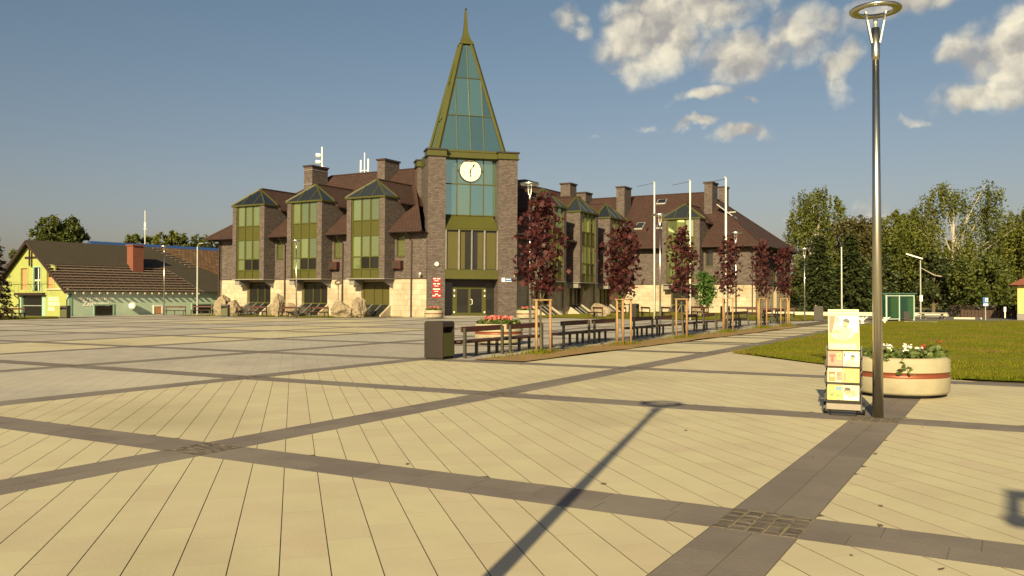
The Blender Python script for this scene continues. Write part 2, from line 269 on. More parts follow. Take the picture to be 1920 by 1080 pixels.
# ------------------------------------------------------------------ mesh builder
class MB:
    def __init__(s): s.v = []; s.f = []; s.mi = []; s.m = 0; s.tf = None; s.sm = []; s.smooth = False
    def P(s, p):
        if s.tf: p = s.tf(*p)
        s.v.append(tuple(p)); return len(s.v)-1
    def face(s, pts):
        i = [s.P(p) for p in pts]; s.f.append(i); s.mi.append(s.m); s.sm.append(s.smooth)
    def idx(s, ids): s.f.append(list(ids)); s.mi.append(s.m); s.sm.append(s.smooth)
    def box(s, x0, x1, y0, y1, z0, z1):
        a = [s.P(p) for p in ((x0,y0,z0),(x1,y0,z0),(x1,y1,z0),(x0,y1,z0),(x0,y0,z1),(x1,y0,z1),(x1,y1,z1),(x0,y1,z1))]
        for q in ((0,3,2,1),(4,5,6,7),(0,1,5,4),(1,2,6,5),(2,3,7,6),(3,0,4,7)): s.idx([a[k] for k in q])
    def cbox(s, c, d): s.box(c[0]-d[0]/2, c[0]+d[0]/2, c[1]-d[1]/2, c[1]+d[1]/2, c[2]-d[2]/2, c[2]+d[2]/2)
    def prism(s, a, b):
        """two matching polygons joined"""
        n = len(a); A = [s.P(p) for p in a]; B = [s.P(p) for p in b]
        s.idx(A[::-1]); s.idx(B)
        for i in range(n): s.idx((A[i], A[(i+1) % n], B[(i+1) % n], B[i]))
    def bar(s, p, q, w, h=None, up=(0, 0, 1)):
        h = h or w; p, q = Vector(p), Vector(q); d = (q-p).normalized(); u = Vector(up)
        if abs(d.dot(u)) > .98: u = Vector((1, 0, 0))
        x = d.cross(u).normalized()*w/2; y = x.cross(d).normalized()*h/2
        s.prism([p-x-y, p+x-y, p+x+y, p-x+y][::-1], [q-x-y, q+x-y, q+x+y, q-x+y][::-1])
    def tube(s, pts, rad, n=10, cap=True):
        pts = [Vector(p) for p in pts]; rad = rad if isinstance(rad, (list, tuple)) else [rad]*len(pts); rings = []
        for i, p in enumerate(pts):
            d = (pts[min(i+1, len(pts)-1)]-pts[max(i-1, 0)]).normalized(); u = Vector((0, 0, 1)) if abs(d.z) < .95 else Vector((1, 0, 0))
            x = d.cross(u).normalized(); y = x.cross(d)
            rings.append([s.P(p+(x*math.cos(t)+y*math.sin(t))*rad[i]) for t in (2*math.pi*k/n for k in range(n))])
        for a, b in zip(rings, rings[1:]):
            for k in range(n): s.idx((a[k], b[k], b[(k+1) % n], a[(k+1) % n]))
        if cap: s.idx(rings[0]); s.idx(rings[-1][::-1])
    def lathe(s, prof, n=32, c=(0, 0, 0), close=True):
        rings = [[s.P((c[0]+r*math.cos(2*math.pi*k/n), c[1]+r*math.sin(2*math.pi*k/n), c[2]+z)) for k in range(n)] for r, z in prof]
        for a, b in zip(rings, rings[1:]):
            for k in range(n): s.idx((a[k], a[(k+1) % n], b[(k+1) % n], b[k]))
        if close: s.idx(rings[0][::-1]); s.idx(rings[-1])
    def mesh(s, name, mats):
        me = bpy.data.meshes.new(name); me.from_pydata(s.v, [], s.f)
        for m in (mats if isinstance(mats, (list, tuple)) else [mats]): me.materials.append(m)
        me.polygons.foreach_set('material_index', s.mi); me.polygons.foreach_set('use_smooth', s.sm)
        uv = me.uv_layers.new(name='UVMap'); nv = len(me.loops)
        co = np.empty(len(me.vertices)*3); me.vertices.foreach_get('co', co); co = co.reshape(-1, 3)
        li = np.empty(nv, dtype=np.int64); me.loops.foreach_get('vertex_index', li)
        nr = np.empty(len(me.polygons)*3); me.polygons.foreach_get('normal', nr); nr = nr.reshape(-1, 3)
        lt = np.empty(len(me.polygons), dtype=np.int64); me.polygons.foreach_get('loop_total', lt)
        nl = np.repeat(nr, lt, axis=0); p = co[li]
        h = np.hypot(nl[:, 0], nl[:, 1]); hs = np.maximum(h, 1e-6); tx, ty = -nl[:, 1]/hs, nl[:, 0]/hs
        steep = np.abs(nl[:, 2]) < .97
        # v runs up the slope of the face
        U = np.where(steep, p[:, 0]*tx+p[:, 1]*ty, p[:, 0]); sl_ = np.maximum(h, .2)
        V = np.where(steep, p[:, 2]/sl_, p[:, 1])
        o = np.empty(nv*2); o[0::2] = U; o[1::2] = V; uv.data.foreach_set('uv', o)
        me.update(); return me
    def build(s, name, mats, parent=None, loc=None, kind=None):
        o = bpy.data.objects.new(name, s.mesh(name, mats)); COL.objects.link(o)
        if parent: o.parent = parent
        if loc is not None: o.location = loc
        if kind: o['kind'] = kind
        return o
def tag(o, label, cat, group=None, kind=None):
    o['label'] = label; o['category'] = cat
    if group: o['group'] = group
    if kind: o['kind'] = kind
    return o
def thing(name, label, cat, loc=(0, 0, 0), rz=0, group=None, level=False):
    o = bpy.data.objects.new(name, None); COL.objects.link(o); o.empty_display_size = .2
    m = Matrix.Translation(loc) @ Matrix.Rotation(rz, 4, 'Z')
    o.matrix_world = (M_LEVEL @ m) if level else m
    return tag(o, label, cat, group)
def link_obj(name, me, parent=None, loc=None):
    o = bpy.data.objects.new(name, me); COL.objects.link(o)
    if parent: o.parent = parent
    if loc is not None: o.location = loc
    return o
KIDS = {}
def copy_tree(o, parent=None):
    c = o.copy(); COL.objects.link(c)
    if parent: c.parent = parent
    for ch in list(o.children): copy_tree(ch, c)
    return c
def dup(o, label, loc, rz=0, sc=1):
    c = copy_tree(o); c['label'] = label; c.location = loc; c.rotation_euler = (0, 0, rz); c.scale = (sc, sc, sc); return c
def clip(poly, a, b, c):
    """keep the part of a convex 2D polygon where a*x+b*y<=c"""
    out = []
    for i in range(len(poly)):
        p, q = poly[i], poly[(i+1) % len(poly)]; dp, dq = a*p[0]+b*p[1]-c, a*q[0]+b*q[1]-c
        if dp <= 0: out.append(p)
        if dp*dq < 0: t = dp/(dp-dq); out.append((p[0]+(q[0]-p[0])*t, p[1]+(q[1]-p[1])*t))
    return out
def rectclip(poly, x0, x1, y0, y1):
    for a, b, c in ((1,0,x1),(-1,0,-x0),(0,1,y1),(0,-1,-y0)):
        poly = clip(poly, a, b, c)
        if len(poly) < 3: return []
    return poly
def area(p): return .5*abs(sum(p[i][0]*p[(i+1) % len(p)][1]-p[(i+1) % len(p)][0]*p[i][1] for i in range(len(p))))
def text(name, body, size, m, parent, mw, ext=.004, align='CENTER', sx=1, bold=0):
    cu = bpy.data.curves.new(name, 'FONT'); cu.body = body; cu.size = size; cu.extrude = ext; cu.align_x = align; cu.align_y = 'CENTER'; cu.resolution_u = 2; cu.offset = bold
    cu.materials.append(m); tmp = bpy.data.objects.new(name, cu); COL.objects.link(tmp); me = bpy.data.meshes.new_from_object(tmp); bpy.data.objects.remove(tmp); o = bpy.data.objects.new(name, me); COL.objects.link(o)
    if parent: o.parent = parent
    o.matrix_local = mw @ Matrix.Diagonal((sx, 1, 1, 1)); return o
# ------------------------------------------------------------------ ground, square, lawns
def sheet(name, polys, z, m, kind='structure', parent=None):
    b = MB()
    for p in polys: b.face([(x, y, z) for x, y in p])
    o = b.build(name, m, parent)
    if kind: o['kind'] = kind
    return o
def rect(x0, x1, y0, y1): return [(x0, y0), (x1, y0), (x1, y1), (x0, y1)]
g0 = MB(); g0.box(-1600, 1600, -1600, 1600, -1.0, -.016); ground = g0.build('ground', M['earth']); ground['kind'] = 'structure'
XA = lambda i: -1.555-6*i
YB = lambda j: 6.23+6*j
HB = .30
LAWN = [(-7.0, 24.6), (-5.5, 23.0), (-3.9, 21.4), (-2.4, 19.9), (-.9, 18.75), (3, 18.75), (12, 18.75), (45, 18.75), (45, 64), (.2, 64.5), (-3.9, 60.0), (-6.9, 60.4), (-7.35, 58.8), (-7.05, 30)]
SOIL = [(-12.15, 18.6), (-10.6, 18.6), (-9.75, 48.6), (-11.3, 48.6)]
CREAM = {(4,1),(4,2),(4,3),(4,4),(5,5),(6,6),(7,6),(8,6),(5,4),(7,5)}
pl = MB(); pl.box(-73.4, 16, -26, 60, -.9, -.010); square = pl.build('square', M['joint']); square['kind'] = 'structure'

def slab_mesh(name, poly, z0, z1, m):
    b = MB(); n = len(poly)
    b.face([(x, y, z1) for x, y in poly]); b.m = 1
    for i in range(n):
        (x, y), (s, t) = poly[i], poly[(i+1) % n]; b.face([(x, y, z0), (s, t, z0), (s, t, z1), (x, y, z1)])
    return b
rr, uu, ff = r_, u_, f_
def in_view(x, y):
    d = Vector((x, y, -CAM_H)); dep = d.dot(ff)
    if dep < .5: return False
    return abs(d.dot(rr)/dep) < .64 and abs(d.dot(uu)/dep) < .37
def lay(items, parent, pname, m, nmax, jit=.0004):
    """nearest pieces as objects, the rest of the laid area as one joined part"""
    vis = [(math.hypot(p[0][0], p[0][1]), p) for p in items if in_view(sum(q[0] for q in p)/len(p), sum(q[1] for q in p)/len(p))]
    vis.sort(key=lambda t: t[0]); single = [p for _, p in vis[:nmax]]; sid = set(id(p) for p in single)
    for p in single:
        z = random.uniform(-jit, jit)
        slab_mesh(pname, p, -.009, z, m).build(pname, [m, M['joint']], parent)
    b = MB()
    for p in items:
        if id(p) in sid: continue
        z = random.uniform(-jit, jit); n = len(p)
        b.m = 0; b.face([(x, y, z) for x, y in p]); b.m = 1
        for i in range(n):
            (x, y), (s, t) = p[i], p[(i+1) % n]; b.face([(x, y, -.009), (s, t, -.009), (s, t, z), (x, y, z)])
    if b.f: b.build(pname+'_field', [m, M['joint']], parent, kind='stuff')

S2 = math.sqrt(.5); B0, A0 = -.08, 7.29-9.0
def cell_rect(i, j): return (XA(i+1)+HB, XA(i)-HB, YB(j)+HB, YB(j+1)-HB)
def slabs_in(x0, x1, y0, y1, wid=.302, ln=.60, gb=.0036, ga=.0005, ge=.004):
    out = []
    cs = [(x0, y0), (x1, y0), (x1, y1), (x0, y1)]
    a_ = [(-x+y)*S2 for x, y in cs]; b_ = [(x+y)*S2 for x, y in cs]
    for k in range(math.floor((min(b_)-B0)/wid)-1, math.ceil((max(b_)-B0)/wid)+1):
        sh = A0 + (k % 2)*ln/2 + ((k*7919) % 5)*.02
        for q in range(math.floor((min(a_)-sh)/ln)-1, math.ceil((max(a_)-sh)/ln)+1):
            al, ah, bl, bh = sh+q*ln+ga, sh+(q+1)*ln-ga, B0+k*wid+gb, B0+(k+1)*wid-gb
            p = [((-a+b)*S2, (a+b)*S2) for a, b in ((al, bl), (al, bh), (ah, bh), (ah, bl))][::-1]
            p = rectclip(p, x0+ge, x1-ge, y0+ge, y1-ge)
            if len(p) >= 3 and area(p) > .003:
                if sum(p[t][0]*p[(t+1) % len(p)][1]-p[(t+1) % len(p)][0]*p[t][1] for t in range(len(p))) < 0: p = p[::-1]
                out.append(p)
    return out
near = {(i, j) for i in (-1, 0, 1) for j in (-1, 0, 1)} | {(2, 0), (2, -1)}
cream_items, grey_items = [], []
for (i, j) in sorted(near):
    if i <= 1: cream_items += slabs_in(*cell_rect(i, j))
    else: grey_items += slabs_in(*cell_rect(i, j), gb=.0016, ga=.0003)
cp = MB(); cp.box(-14, 5, -.5, 19, -.0099, -.0040); cream = cp.build('cream_paving', M['joint']); cream['kind'] = 'structure'
lay(cream_items, cream, 'slab', M['cream'], 300)
gp = MB(); gp.box(-19.3, -14.1, 1, 12, -.0099, -.0040); greyp = gp.build('grey_paving', M['joint']); greyp['kind'] = 'structure'
lay(grey_items, greyp, 'slab', M['grey_slab'], 0)

# farther panels of paving: one sheet per colour, joints carried by the material
def joint_mat(name, base, w, l):
    m = base.copy(); m.name = name; t = m.node_tree; b = t.nodes['Principled BSDF']
    ge = t.nodes.new('ShaderNodeNewGeometry'); rot = t.nodes.new('ShaderNodeMapping'); rot.vector_type = 'POINT'
    rot.inputs['Rotation'].default_value = (0, 0, R(-135)); t.links.new(ge.outputs['Position'], rot.inputs['Vector'])
    br = t.nodes.new('ShaderNodeTexBrick'); br.inputs['Scale'].default_value = 1; br.inputs['Brick Width'].default_value = l; br.inputs['Row Height'].default_value = w
    br.inputs['Mortar Size'].default_value = .006; br.inputs['Color1'].default_value = (.95, .95, .95, 1); br.inputs['Color2'].default_value = (1.05, 1.05, 1.05, 1); br.inputs['Mortar'].default_value = (.78, .74, .68, 1)
    t.links.new(rot.outputs[0], br.inputs['Vector'])
    src = b.inputs['Base Color'].links[0].from_socket
    mu = t.nodes.new('ShaderNodeMix'); mu.data_type = 'RGBA'; mu.blend_type = 'MULTIPLY'; mu.inputs[0].default_value = 1
    t.links.new(src, mu.inputs[6]); t.links.new(br.outputs[0], mu.inputs[7]); t.links.new(mu.outputs[2], b.inputs['Base Color'])
    return m
M['cream_far'] = joint_mat('cream_paving_far', M['cream'], .3, .6); M['grey_far'] = joint_mat('grey_paving_far', M['grey_slab'], .3, .6)
fc, fg, bands, nodes = [], [], [], []
for i in range(-3, 12):
    for j in range(-5, 9):
        if (i, j) in near: continue
        x0, x1, y0, y1 = cell_rect(i, j)
        if x1 < -73.4 or y0 > 60: continue
        x0 = max(x0, -73.4); y1 = min(y1, 60)
        if i <= 0 and j >= 2: y1 = min(y1, 18.6)           # the lawn starts here
        if i == 1 and j >= 2:                                # path, soil strip, bench strip between the bands
            fc.append([(max(x0, -10.6+.028*(y0-18.6)), y0), (x1, y0), (x1, y1), (max(x0, -10.6+.028*(y1-18.6)), y1)])
            fg.append([(x0, y0), (-12.15+.028*(y0-18.6), y0), (-12.15+.028*(y1-18.6), y1), (x0, y1)])
            if j > 7: pass
            continue
        if y0 >= y1 or (i <= 0 and j >= 2): continue
        (fc if (i <= 1 or (i, j) in CREAM) else fg).append(rect(x0, x1, y0, y1))
fc.append([(-7.25, 18.53), (-.5, 18.53), (-3.7, 21.4), (-5.3, 23.0), (-6.8, 24.6), (-7.25, 30)])
sheet('cream_paving_panels', fc, -.002, M['cream_far']); sheet('grey_paving_panels', fg, -.002, M['grey_far'])
# dark bands
band_items, band_far, node_near, node_far = [], [], [], []
def band_slabs(x0, x1, y0, y1, along):
    out = []; wid, ln = .30, .60
    for c in (0, 1):
        t = (y0 if along == 'y' else x0) - random.uniform(0, .6)
        e = (y1 if along == 'y' else x1)
        while t < e:
            lo, hi = max(t, y0 if along == 'y' else x0)+.002, min(t+ln, e)-.002
            if hi-lo > .03:
                if along == 'y': out.append(rect(x0+c*wid+.002, x0+(c+1)*wid-.002, lo, hi))
                else: out.append(rect(lo, hi, y0+c*wid+.002, y0+(c+1)*wid-.002))
            t += ln
    return out
NEARB = lambda x, y: math.hypot(x, y) < 17.5
for i in range(-3, 13):
    for j in range(-5, 9):
        xa, ya = XA(i), YB(j)
        if xa < -73 or ya > 60: continue
        segA = (xa-HB, xa+HB, ya+HB, min(YB(j+1)-HB, 60)); segB = (max(xa-6+HB, -73.4), xa-HB, ya-HB, ya+HB)
        for s, al in ((segA, 'y'), (segB, 'x')):
            if i <= 0 and ((al == 'y' and j >= 2) or (al == 'x' and j > 2)): continue
            if al == 'x' and i == 1 and j >= 3: continue
            if s[0] >= s[1] or s[2] >= s[3]: continue
            if NEARB((s[0]+s[1])/2, (s[2]+s[3])/2): band_items += band_slabs(*s, al)
            else: band_far.append(rect(*s))
        if i <= 0 and j > 2: continue
        (node_near if (i, j) in ((0, 0), (0, 1), (1, 0), (1, 1)) else node_far).append((xa, ya))
for k, y in enumerate((24.3, 29.2, 34.2, 39.2, 44.3, 49.5, 54.5)):   # narrow bands across the path
    band_far.append([(-10.6+.028*(y-18.6), y-.32), (-7.87, y-.32), (-7.87, y+.32), (-10.6+.028*(y-18.6), y+.32)])
    if k == 0: band_far.append(rect(-7.9, -7.86, y-.22, y+.22))
bp_ = MB(); bp_.box(-8, 5, 1, 1.02, -.0099, -.0092); band = bp_.build('dark_band', M['joint']); band['kind'] = 'structure'
lay(band_items, band, 'slab', M['dark_slab'], 260, .0005)
sheet('dark_band_runs', band_far, .002, M['dark_slab'])
def cobbles(x, y, n=5, m=5):
    out = []; w = 2*HB/n
    for a in range(n):
        t = y-HB-random.uniform(0, .05)
        while t < y+HB-.02:
            l = random.choice((.09, .11, .13, .16)); lo, hi = max(t, y-HB), min(t+l, y+HB)
            if hi-lo > .035:
                j = lambda: random.uniform(-.008, .008)
                x0, x1 = x-HB+a*w+.007, x-HB+(a+1)*w-.007
                out.append([(x0+j(), lo+.006+j()), (x1+j(), lo+.006+j()), (x1+j(), hi-.006+j()), (x0+j(), hi-.006+j())])
            t += l
    return out
def cobble_mb(b, p):
    cx, cy = sum(q[0] for q in p)/4, sum(q[1] for q in p)/4; z = random.uniform(.003, .007)
    top = [(cx+(x-cx)*.72, cy+(y-cy)*.72, z) for x, y in p]; mid = [(x, y, z-.004) for x, y in p]; lo = [(x, y, -.009) for x, y in p]
    b.face(top)
    for i in range(4):
        k = (i+1) % 4; b.face([mid[i], mid[k], top[k], top[i]]); b.face([lo[i], lo[k], mid[k], mid[i]])
cb = MB()
for x, y in node_near: cb.box(x-HB, x+HB, y-HB, y+HB, -.0095, -.0012)
cinset = cb.build('cobble_inset', M['sand']); cinset['kind'] = 'structure'
for x, y in node_near:
    for p in cobbles(x, y):
        b = MB(); cobble_mb(b, p); b.build('cobble', M['cobble'], cinset)
b = MB()
for x, y in node_far: b.box(x-HB, x+HB, y-HB, y+HB, -.0095, -.0012)
cf = b.build('cobble_inset_far', M['sand']); cf['kind'] = 'structure'
b = MB()
for x, y in node_far:
    for p in cobbles(x, y, 4): cobble_mb(b, p)
b.build('cobble_field', M['cobble'], cf, kind='stuff')

# soil strip, lawn, grass strips
def mound(name, poly, z, m, sub=1.2, amp=.02):
    xs = [p[0] for p in poly]; ys = [p[1] for p in poly]; b = MB(); x = min(xs)
    while x < max(xs):
        y = min(ys)
        while y < max(ys):
            q = rect(x, x+sub, y, y+sub)
            for i in range(len(poly)):
                (ax, ay), (bx, by) = poly[i], poly[(i+1) % len(poly)]; q = clip(q, by-ay, -(bx-ax), (by-ay)*ax-(bx-ax)*ay)
                if len(q) < 3: break
            if len(q) >= 3:
                h = lambda px, py: z+amp*(math.sin(px*1.7+py*.6)+math.sin(py*1.3-px*.4)+.6*math.sin(px*4.1)*math.sin(py*3.7))
                b.face([(px, py, h(px, py)) for px, py in q])
            y += sub
        x += sub
    o = b.build(name, m); o['kind'] = 'structure'; return o
mound('soil_strip', SOIL, .03, M['soil'], .5, .008)
mound('lawn', [(-7.0, 24.6), (-5.5, 23.0), (-3.9, 21.4), (-2.4, 19.9), (-.9, 18.75), (45, 18.75), (45, 64), (.2, 64.5), (-3.9, 63.0), (-6.9, 60.4), (-7.2, 58.8)], .05, M['lawn'], 1.0, .012)
GL = [(-66.2, 51.4), (-46.2, 51.2), (-44.2, 57.2), (-66.2, 57.2)]
GR = [(-36.8, 63.2), (-28.0, 58.6), (-12.2, 58.9), (-12.2, 74), (-22, 87.2), (-36.8, 87.2)]
mound('grass_strip_west', GL, .03, M['lawn'], 1.5, .01); mound('grass_strip_east', GR, .03, M['lawn'], 1.5, .01)
mound('grass_strip_house', [(-73.4, 31), (-64.6, 31), (-66, 40.2), (-73.4, 44.5)], .03, M['lawn'], 1.5, .01)
def in_poly(x, y, poly):
    c = False
    for i in range(len(poly)):
        (ax, ay), (bx, by) = poly[i], poly[i-1]
        if (ay > y) != (by > y) and x < (bx-ax)*(y-ay)/(by-ay)+ax: c = not c
    return c
def blades(name, pts, h0, h1, w, m):
    b = MB()
    for x, y, z in pts:
        a = random.uniform(0, 6.28); h = random.uniform(h0, h1); l = random.uniform(-.4, .4)*h; k = random.uniform(-.4, .4)*h
        c, s = math.cos(a)*w, math.sin(a)*w
        i0 = len(b.v); b.v += [(x-c, y-s, z), (x+c, y+s, z), (x+l, y+k, z+h)]; b.f.append([i0, i0+1, i0+2]); b.mi.append(0); b.sm.append(False)
    return b.build(name, m, kind='stuff')
pts = []
for _ in range(90000):
    # denser near the square, thinning with distance
    t = random.random()**1.8; y = 18.8+t*38; x = random.uniform(-7.2, 18)
    if y < 24.6 and x < -7.0+(24.6-y)*1.03: continue
    if in_view(x, y): pts.append((x, y, .04))
for _ in range(1500):      # ragged edge of the lawn
    t = random.random(); pts.append((-7.0+6.1*t+random.gauss(0, .05), 24.6-5.85*t+random.gauss(0, .05), .02))
blades('lawn_grass', pts, .03, .085, .012, M['lawn_blade'])
sheet('lane', [rect(-12.0, 30, 61.0, 79.0)], -.006, M['asphalt'])
kb = MB(); kb.box(-19.5, -4.2, 79.0, 79.35, -.2, .30); kb.box(-3.6, -1.8, 70.2, 70.4, -.2, .12); kb.box(-5.9, -4.0, 59.4, 60.0, -.01, .05)
k_ = kb.build('kerb', M['kerb']); k_['kind'] = 'structure'
# ------------------------------------------------------------------ town hall (level coordinates)
HALL0 = (-45, 64.6, 0)
hall = thing('town_hall', 'large dark brick town hall with glass spire, clock and brown tiled roofs', 'town hall', HALL0, level=True)
ox, oy = HALL0[0], HALL0[1]
def hb():                                   # a builder in level world coordinates
    b = MB(); b.tf = lambda x, y, z: (x-ox, y-oy, z); return b
# frames: left wing / right wing / third wing / tower; s along the facade, n outwards, z up
FW = lambda s, n, z: (s-ox, 57-n-oy, z)                              # facade facing the square on the left
FE = lambda s, n, z: (-37.4+n-ox, s-oy, z)                           # facade facing right
FT = lambda s, n, z: (s-ox, 87-n-oy, z)                              # far facade
FG = lambda s, n, z: (-22.4+n-ox, s-oy, z)                           # far right end
D_ = math.sqrt(.5)
TW = lambda s, n, z: (-41.7+(s+n)*D_-ox, 56.9+(s-n)*D_-oy, z)        # tower
def fb(tf): b = MB(); b.tf = tf; return b
Z0, ZS, ZE = -.7, 3.13, 7.1
def wall_pieces(b, tf, s0, s1, z0, z1, holes, n0, n1):
    """wall from s0 to s1 with rectangular openings (s0,s1,z0,z1)"""
    cuts = sorted({s0, s1, *[h[0] for h in holes], *[h[1] for h in holes]})
    for a, c in zip(cuts, cuts[1:]):
        hs = sorted([h for h in holes if h[0] <= a+1e-6 and h[1] >= c-1e-6], key=lambda h: h[2]); z = z0
        for h in hs:
            if h[2] > z: b.box(a, c, n0, n1, z, h[2])
            z = max(z, h[3])
        if z < z1: b.box(a, c, n0, n1, z, z1)
BW = [(-63.56, -59.37), (-56.45, -52.26), (-49.38, -45.19)]
BE = [(67.0, 71.15), (74.1, 78.25), (81.2, 85.35)]
BT = [(-31.95, -27.85)]
GD = [(67.6, 70.5), (74.7, 77.7), (81.8, 84.8)]
wings = [(FW, -67.0, -41.85, BW), (FE, 62.0, 86.6, BE), (FT, -37.0, -22.4, BT), (FG, 87.35, 102.6, [])]
sw_e = 87
for tf, s0, s1, bays in wings:
    ops = [(a+.5, c-.55, Z0, 2.9) for a, c in bays]
    small = [(c+.2, c+1.02, 5.05, 6.85) for a, c in bays]
    if tf is FG: ops = [(94.6, 96.0, Z0, 2.95)]; small = [(94.6, 96.0, 3.5, 6.6)]
    b = fb(tf); wall_pieces(b, tf, s0, s1, ZS+.03, ZE-.1, small, -.45, 0); b.build('wall', M['brick'], hall)
    b = fb(tf); wall_pieces(b, tf, s0, s1, Z0, ZS, ops, -.45, -.045); plinth = b.build('stone_plinth', M['stone_joint'], hall)
    # sandstone cladding, stone by stone
    row = 0; z = 0.0
    protos = {}
    while z < ZS-.05:
        h = min((.46, .42, .50)[row % 3], ZS-z); s = s0 - random.uniform(0, .5)
        while s < s1:
            w = random.choice((.55, .72, .85, .62)); lo, hi = max(s, s0), min(s+w, s1); s += w
            segs = [(lo, hi)]
            for o in ops:
                if z+h <= o[3]+.25:
                    segs = [q for a, c in segs for q in ((a, min(c, o[0])), (max(a, o[1]), c)) if q[1]-q[0] > .06]
            for a, c in segs:
                n = -.012+random.uniform(-.006, .010)
                t = fb(tf); t.box(a+.006, c-.006, -.045, n, z+.006, z+h-.006); t.build('stone_tile', M['stone'], plinth)
        z += h; row += 1
    if True:
        b = fb(tf); b.box(s0-.02, s1, -.05, .03, ZS-.01, ZS+.05); b.build('string_course', M['brown_metal'], hall)
    for (a, c, z0, z1) in small:
        b = fb(tf); b.m = 0
        for q in ((a, a+.07, z0, z1), (c-.07, c, z0, z1), (a+.07, c-.07, z0, z0+.07), (a+.07, c-.07, z1-.07, z1)): b.box(q[0], q[1], -.22, -.12, q[2], q[3])
        if tf is FG: b.box((a+c)/2-.03, (a+c)/2+.03, -.22, -.12, z0+.07, z1-.07); b.box(a+.07, c-.07, -.21, -.13, 5.0, 5.07)
        b.box(a-.05, c+.05, -.1, .05, z0-.06, z0-.005)
        w_ = b.build('window', M['olive'], hall)
        b = fb(tf); b.box(a+.07, c-.07, -.2, -.17, z0+.07, z1-.07); b.build('pane', M['glass_dark'] if tf is not FW else M['glass_green'], w_)

# bay windows with glazed roofs
def bay(tf, a, c, flip=1, panes=None):
    mid = (a+c)/2; nf = 1.38; ap = (mid, 0.0, 11.75)
    b = fb(tf); b.box(a, c, -3.4, nf-.2, ZS+.06, 10.0)           # brick body
    b.box(a, a+.50, nf-.2, nf, ZS+.06, 10.0); b.box(c-.56, c, nf-.2, nf, ZS+.06, 10.0)
    body = b.build('bay_window', M['brick'], hall)
    b = fb(tf); b.box(a-.03, c+.03, -.3, nf+.03, ZS-.03, ZS+.055); b.build('soffit', M['corbel'], body)
    x0, x1 = a+.5, c-.56; nb = nf-.2
    # olive frame: posts and rails, panes set back
    colx = [x0+.09+(x1-x0-.18)*k/3 for k in range(4)]; zz = [3.22, 3.98, 5.02, 6.82, 8.12, 9.98]
    b = fb(tf)
    for x in colx: b.box(x-.05, x+.05, nb, nb+.13, 3.22, 9.98)
    b.box(x0, colx[0]-.05, nb, nb+.09, 3.22, 9.98); b.box(colx[3]+.05, x1, nb, nb+.09, 3.22, 9.98)
    for z in zz:
        for k in range(3): b.box(colx[k]+.05, colx[k+1]-.05, nb, nb+.11, z-.045, z+.045)
    fr = b.build('frame', M['olive'], body)
    for k in range(3):
        lo, hi = colx[k]+.05, colx[k+1]-.05
        for r, (z0, z1) in enumerate(zip(zz, zz[1:])):
            b = fb(tf)
            if r in (0, 3): b.box(lo, hi, nb, nb+.06, z0+.045, z1-.045); b.build('spandrel_panel', M['olive'], body)
            else:
                b.box(lo, hi, nb, nb+.035, z0+.045, z1-.045)
                dark = (r == 1 and k in (1, 2)) or (r == 1 and random.random() < .3)
                b.build('pane', M['glass_dark'] if dark else M['glass_green'], body)
    # eaves beam
    b = fb(tf); b.box(a-.12, c+.12, nf-.15, nf+.12, 10.0, 10.14); b.box(a-.12, a+.1, -.3, nf-.15, 10.0, 10.14); b.box(c-.1, c+.12, -.3, nf-.15, 10.0, 10.14)
    A, C_, G, H = (a-.1, nf+.1, 10.14), (c+.1, nf+.1, 10.14), (c+.1, -.2, 10.14), (a-.1, -.2, 10.14)
    apn = (mid, -.05, 11.75)
    for p, w in ((A, .10), (C_, .10), (G, .2), (H, .2)): b.bar(p, apn, w, .14)
    for t in (1/3, 2/3):
        p = tuple(A[i]+(C_[i]-A[i])*t for i in range(3)); e = 1-abs(2*t-1); q = tuple((A if t < .5 else C_)[i]+(apn[i]-(A if t < .5 else C_)[i])*e for i in range(3)); b.bar(p, q, .06, .08)
    b.build('roof_frame', M['olive'], body)
    b = fb(tf); s_ = .02
    b.face([A, C_, apn]); b.face([C_, G, apn]); b.face([H, A, apn]); b.build('roof_glass', M['glass_roof'], body)
    # tiled gable roof behind
    e = .38; b = fb(tf); ze = 9.95-.25; k0, k1 = -.25, -5.2
    rz, hw = 11.78, (c-a)/2+e
    prof = [(mid-hw, ze), (mid, rz), (mid+hw, ze), (mid+hw, ze-.12), (mid, rz-.14), (mid-hw, ze-.12)]
    b.prism([(x, k0, z) for x, z in prof], [(x, k1, z) for x, z in prof]); b.build('tiled_roof', M['roof'], body)
    b = fb(tf); b.tube([(mid, k0, rz+.02), (mid, k1, rz+.02)], .09, 6); b.build('ridge_cap', M['brown_metal'], body)
    # corbels and the recessed glazing under the bay
    for x, wdg in ((a+.12, 0), (c-.75, 1)):
        b = fb(tf)
        if not wdg: b.box(x, x+.6, .0, 1.15, 2.62, ZS-.04)
        else: b.prism([(x, 0, ZS-.04), (x+.6, 0, ZS-.04), (x+.6, 0, 2.3)], [(x, 1.0, ZS-.04), (x+.6, 1.0, ZS-.04), (x+.6, 1.0, 2.9)])
        b.build('corbel', M['corbel'], body)
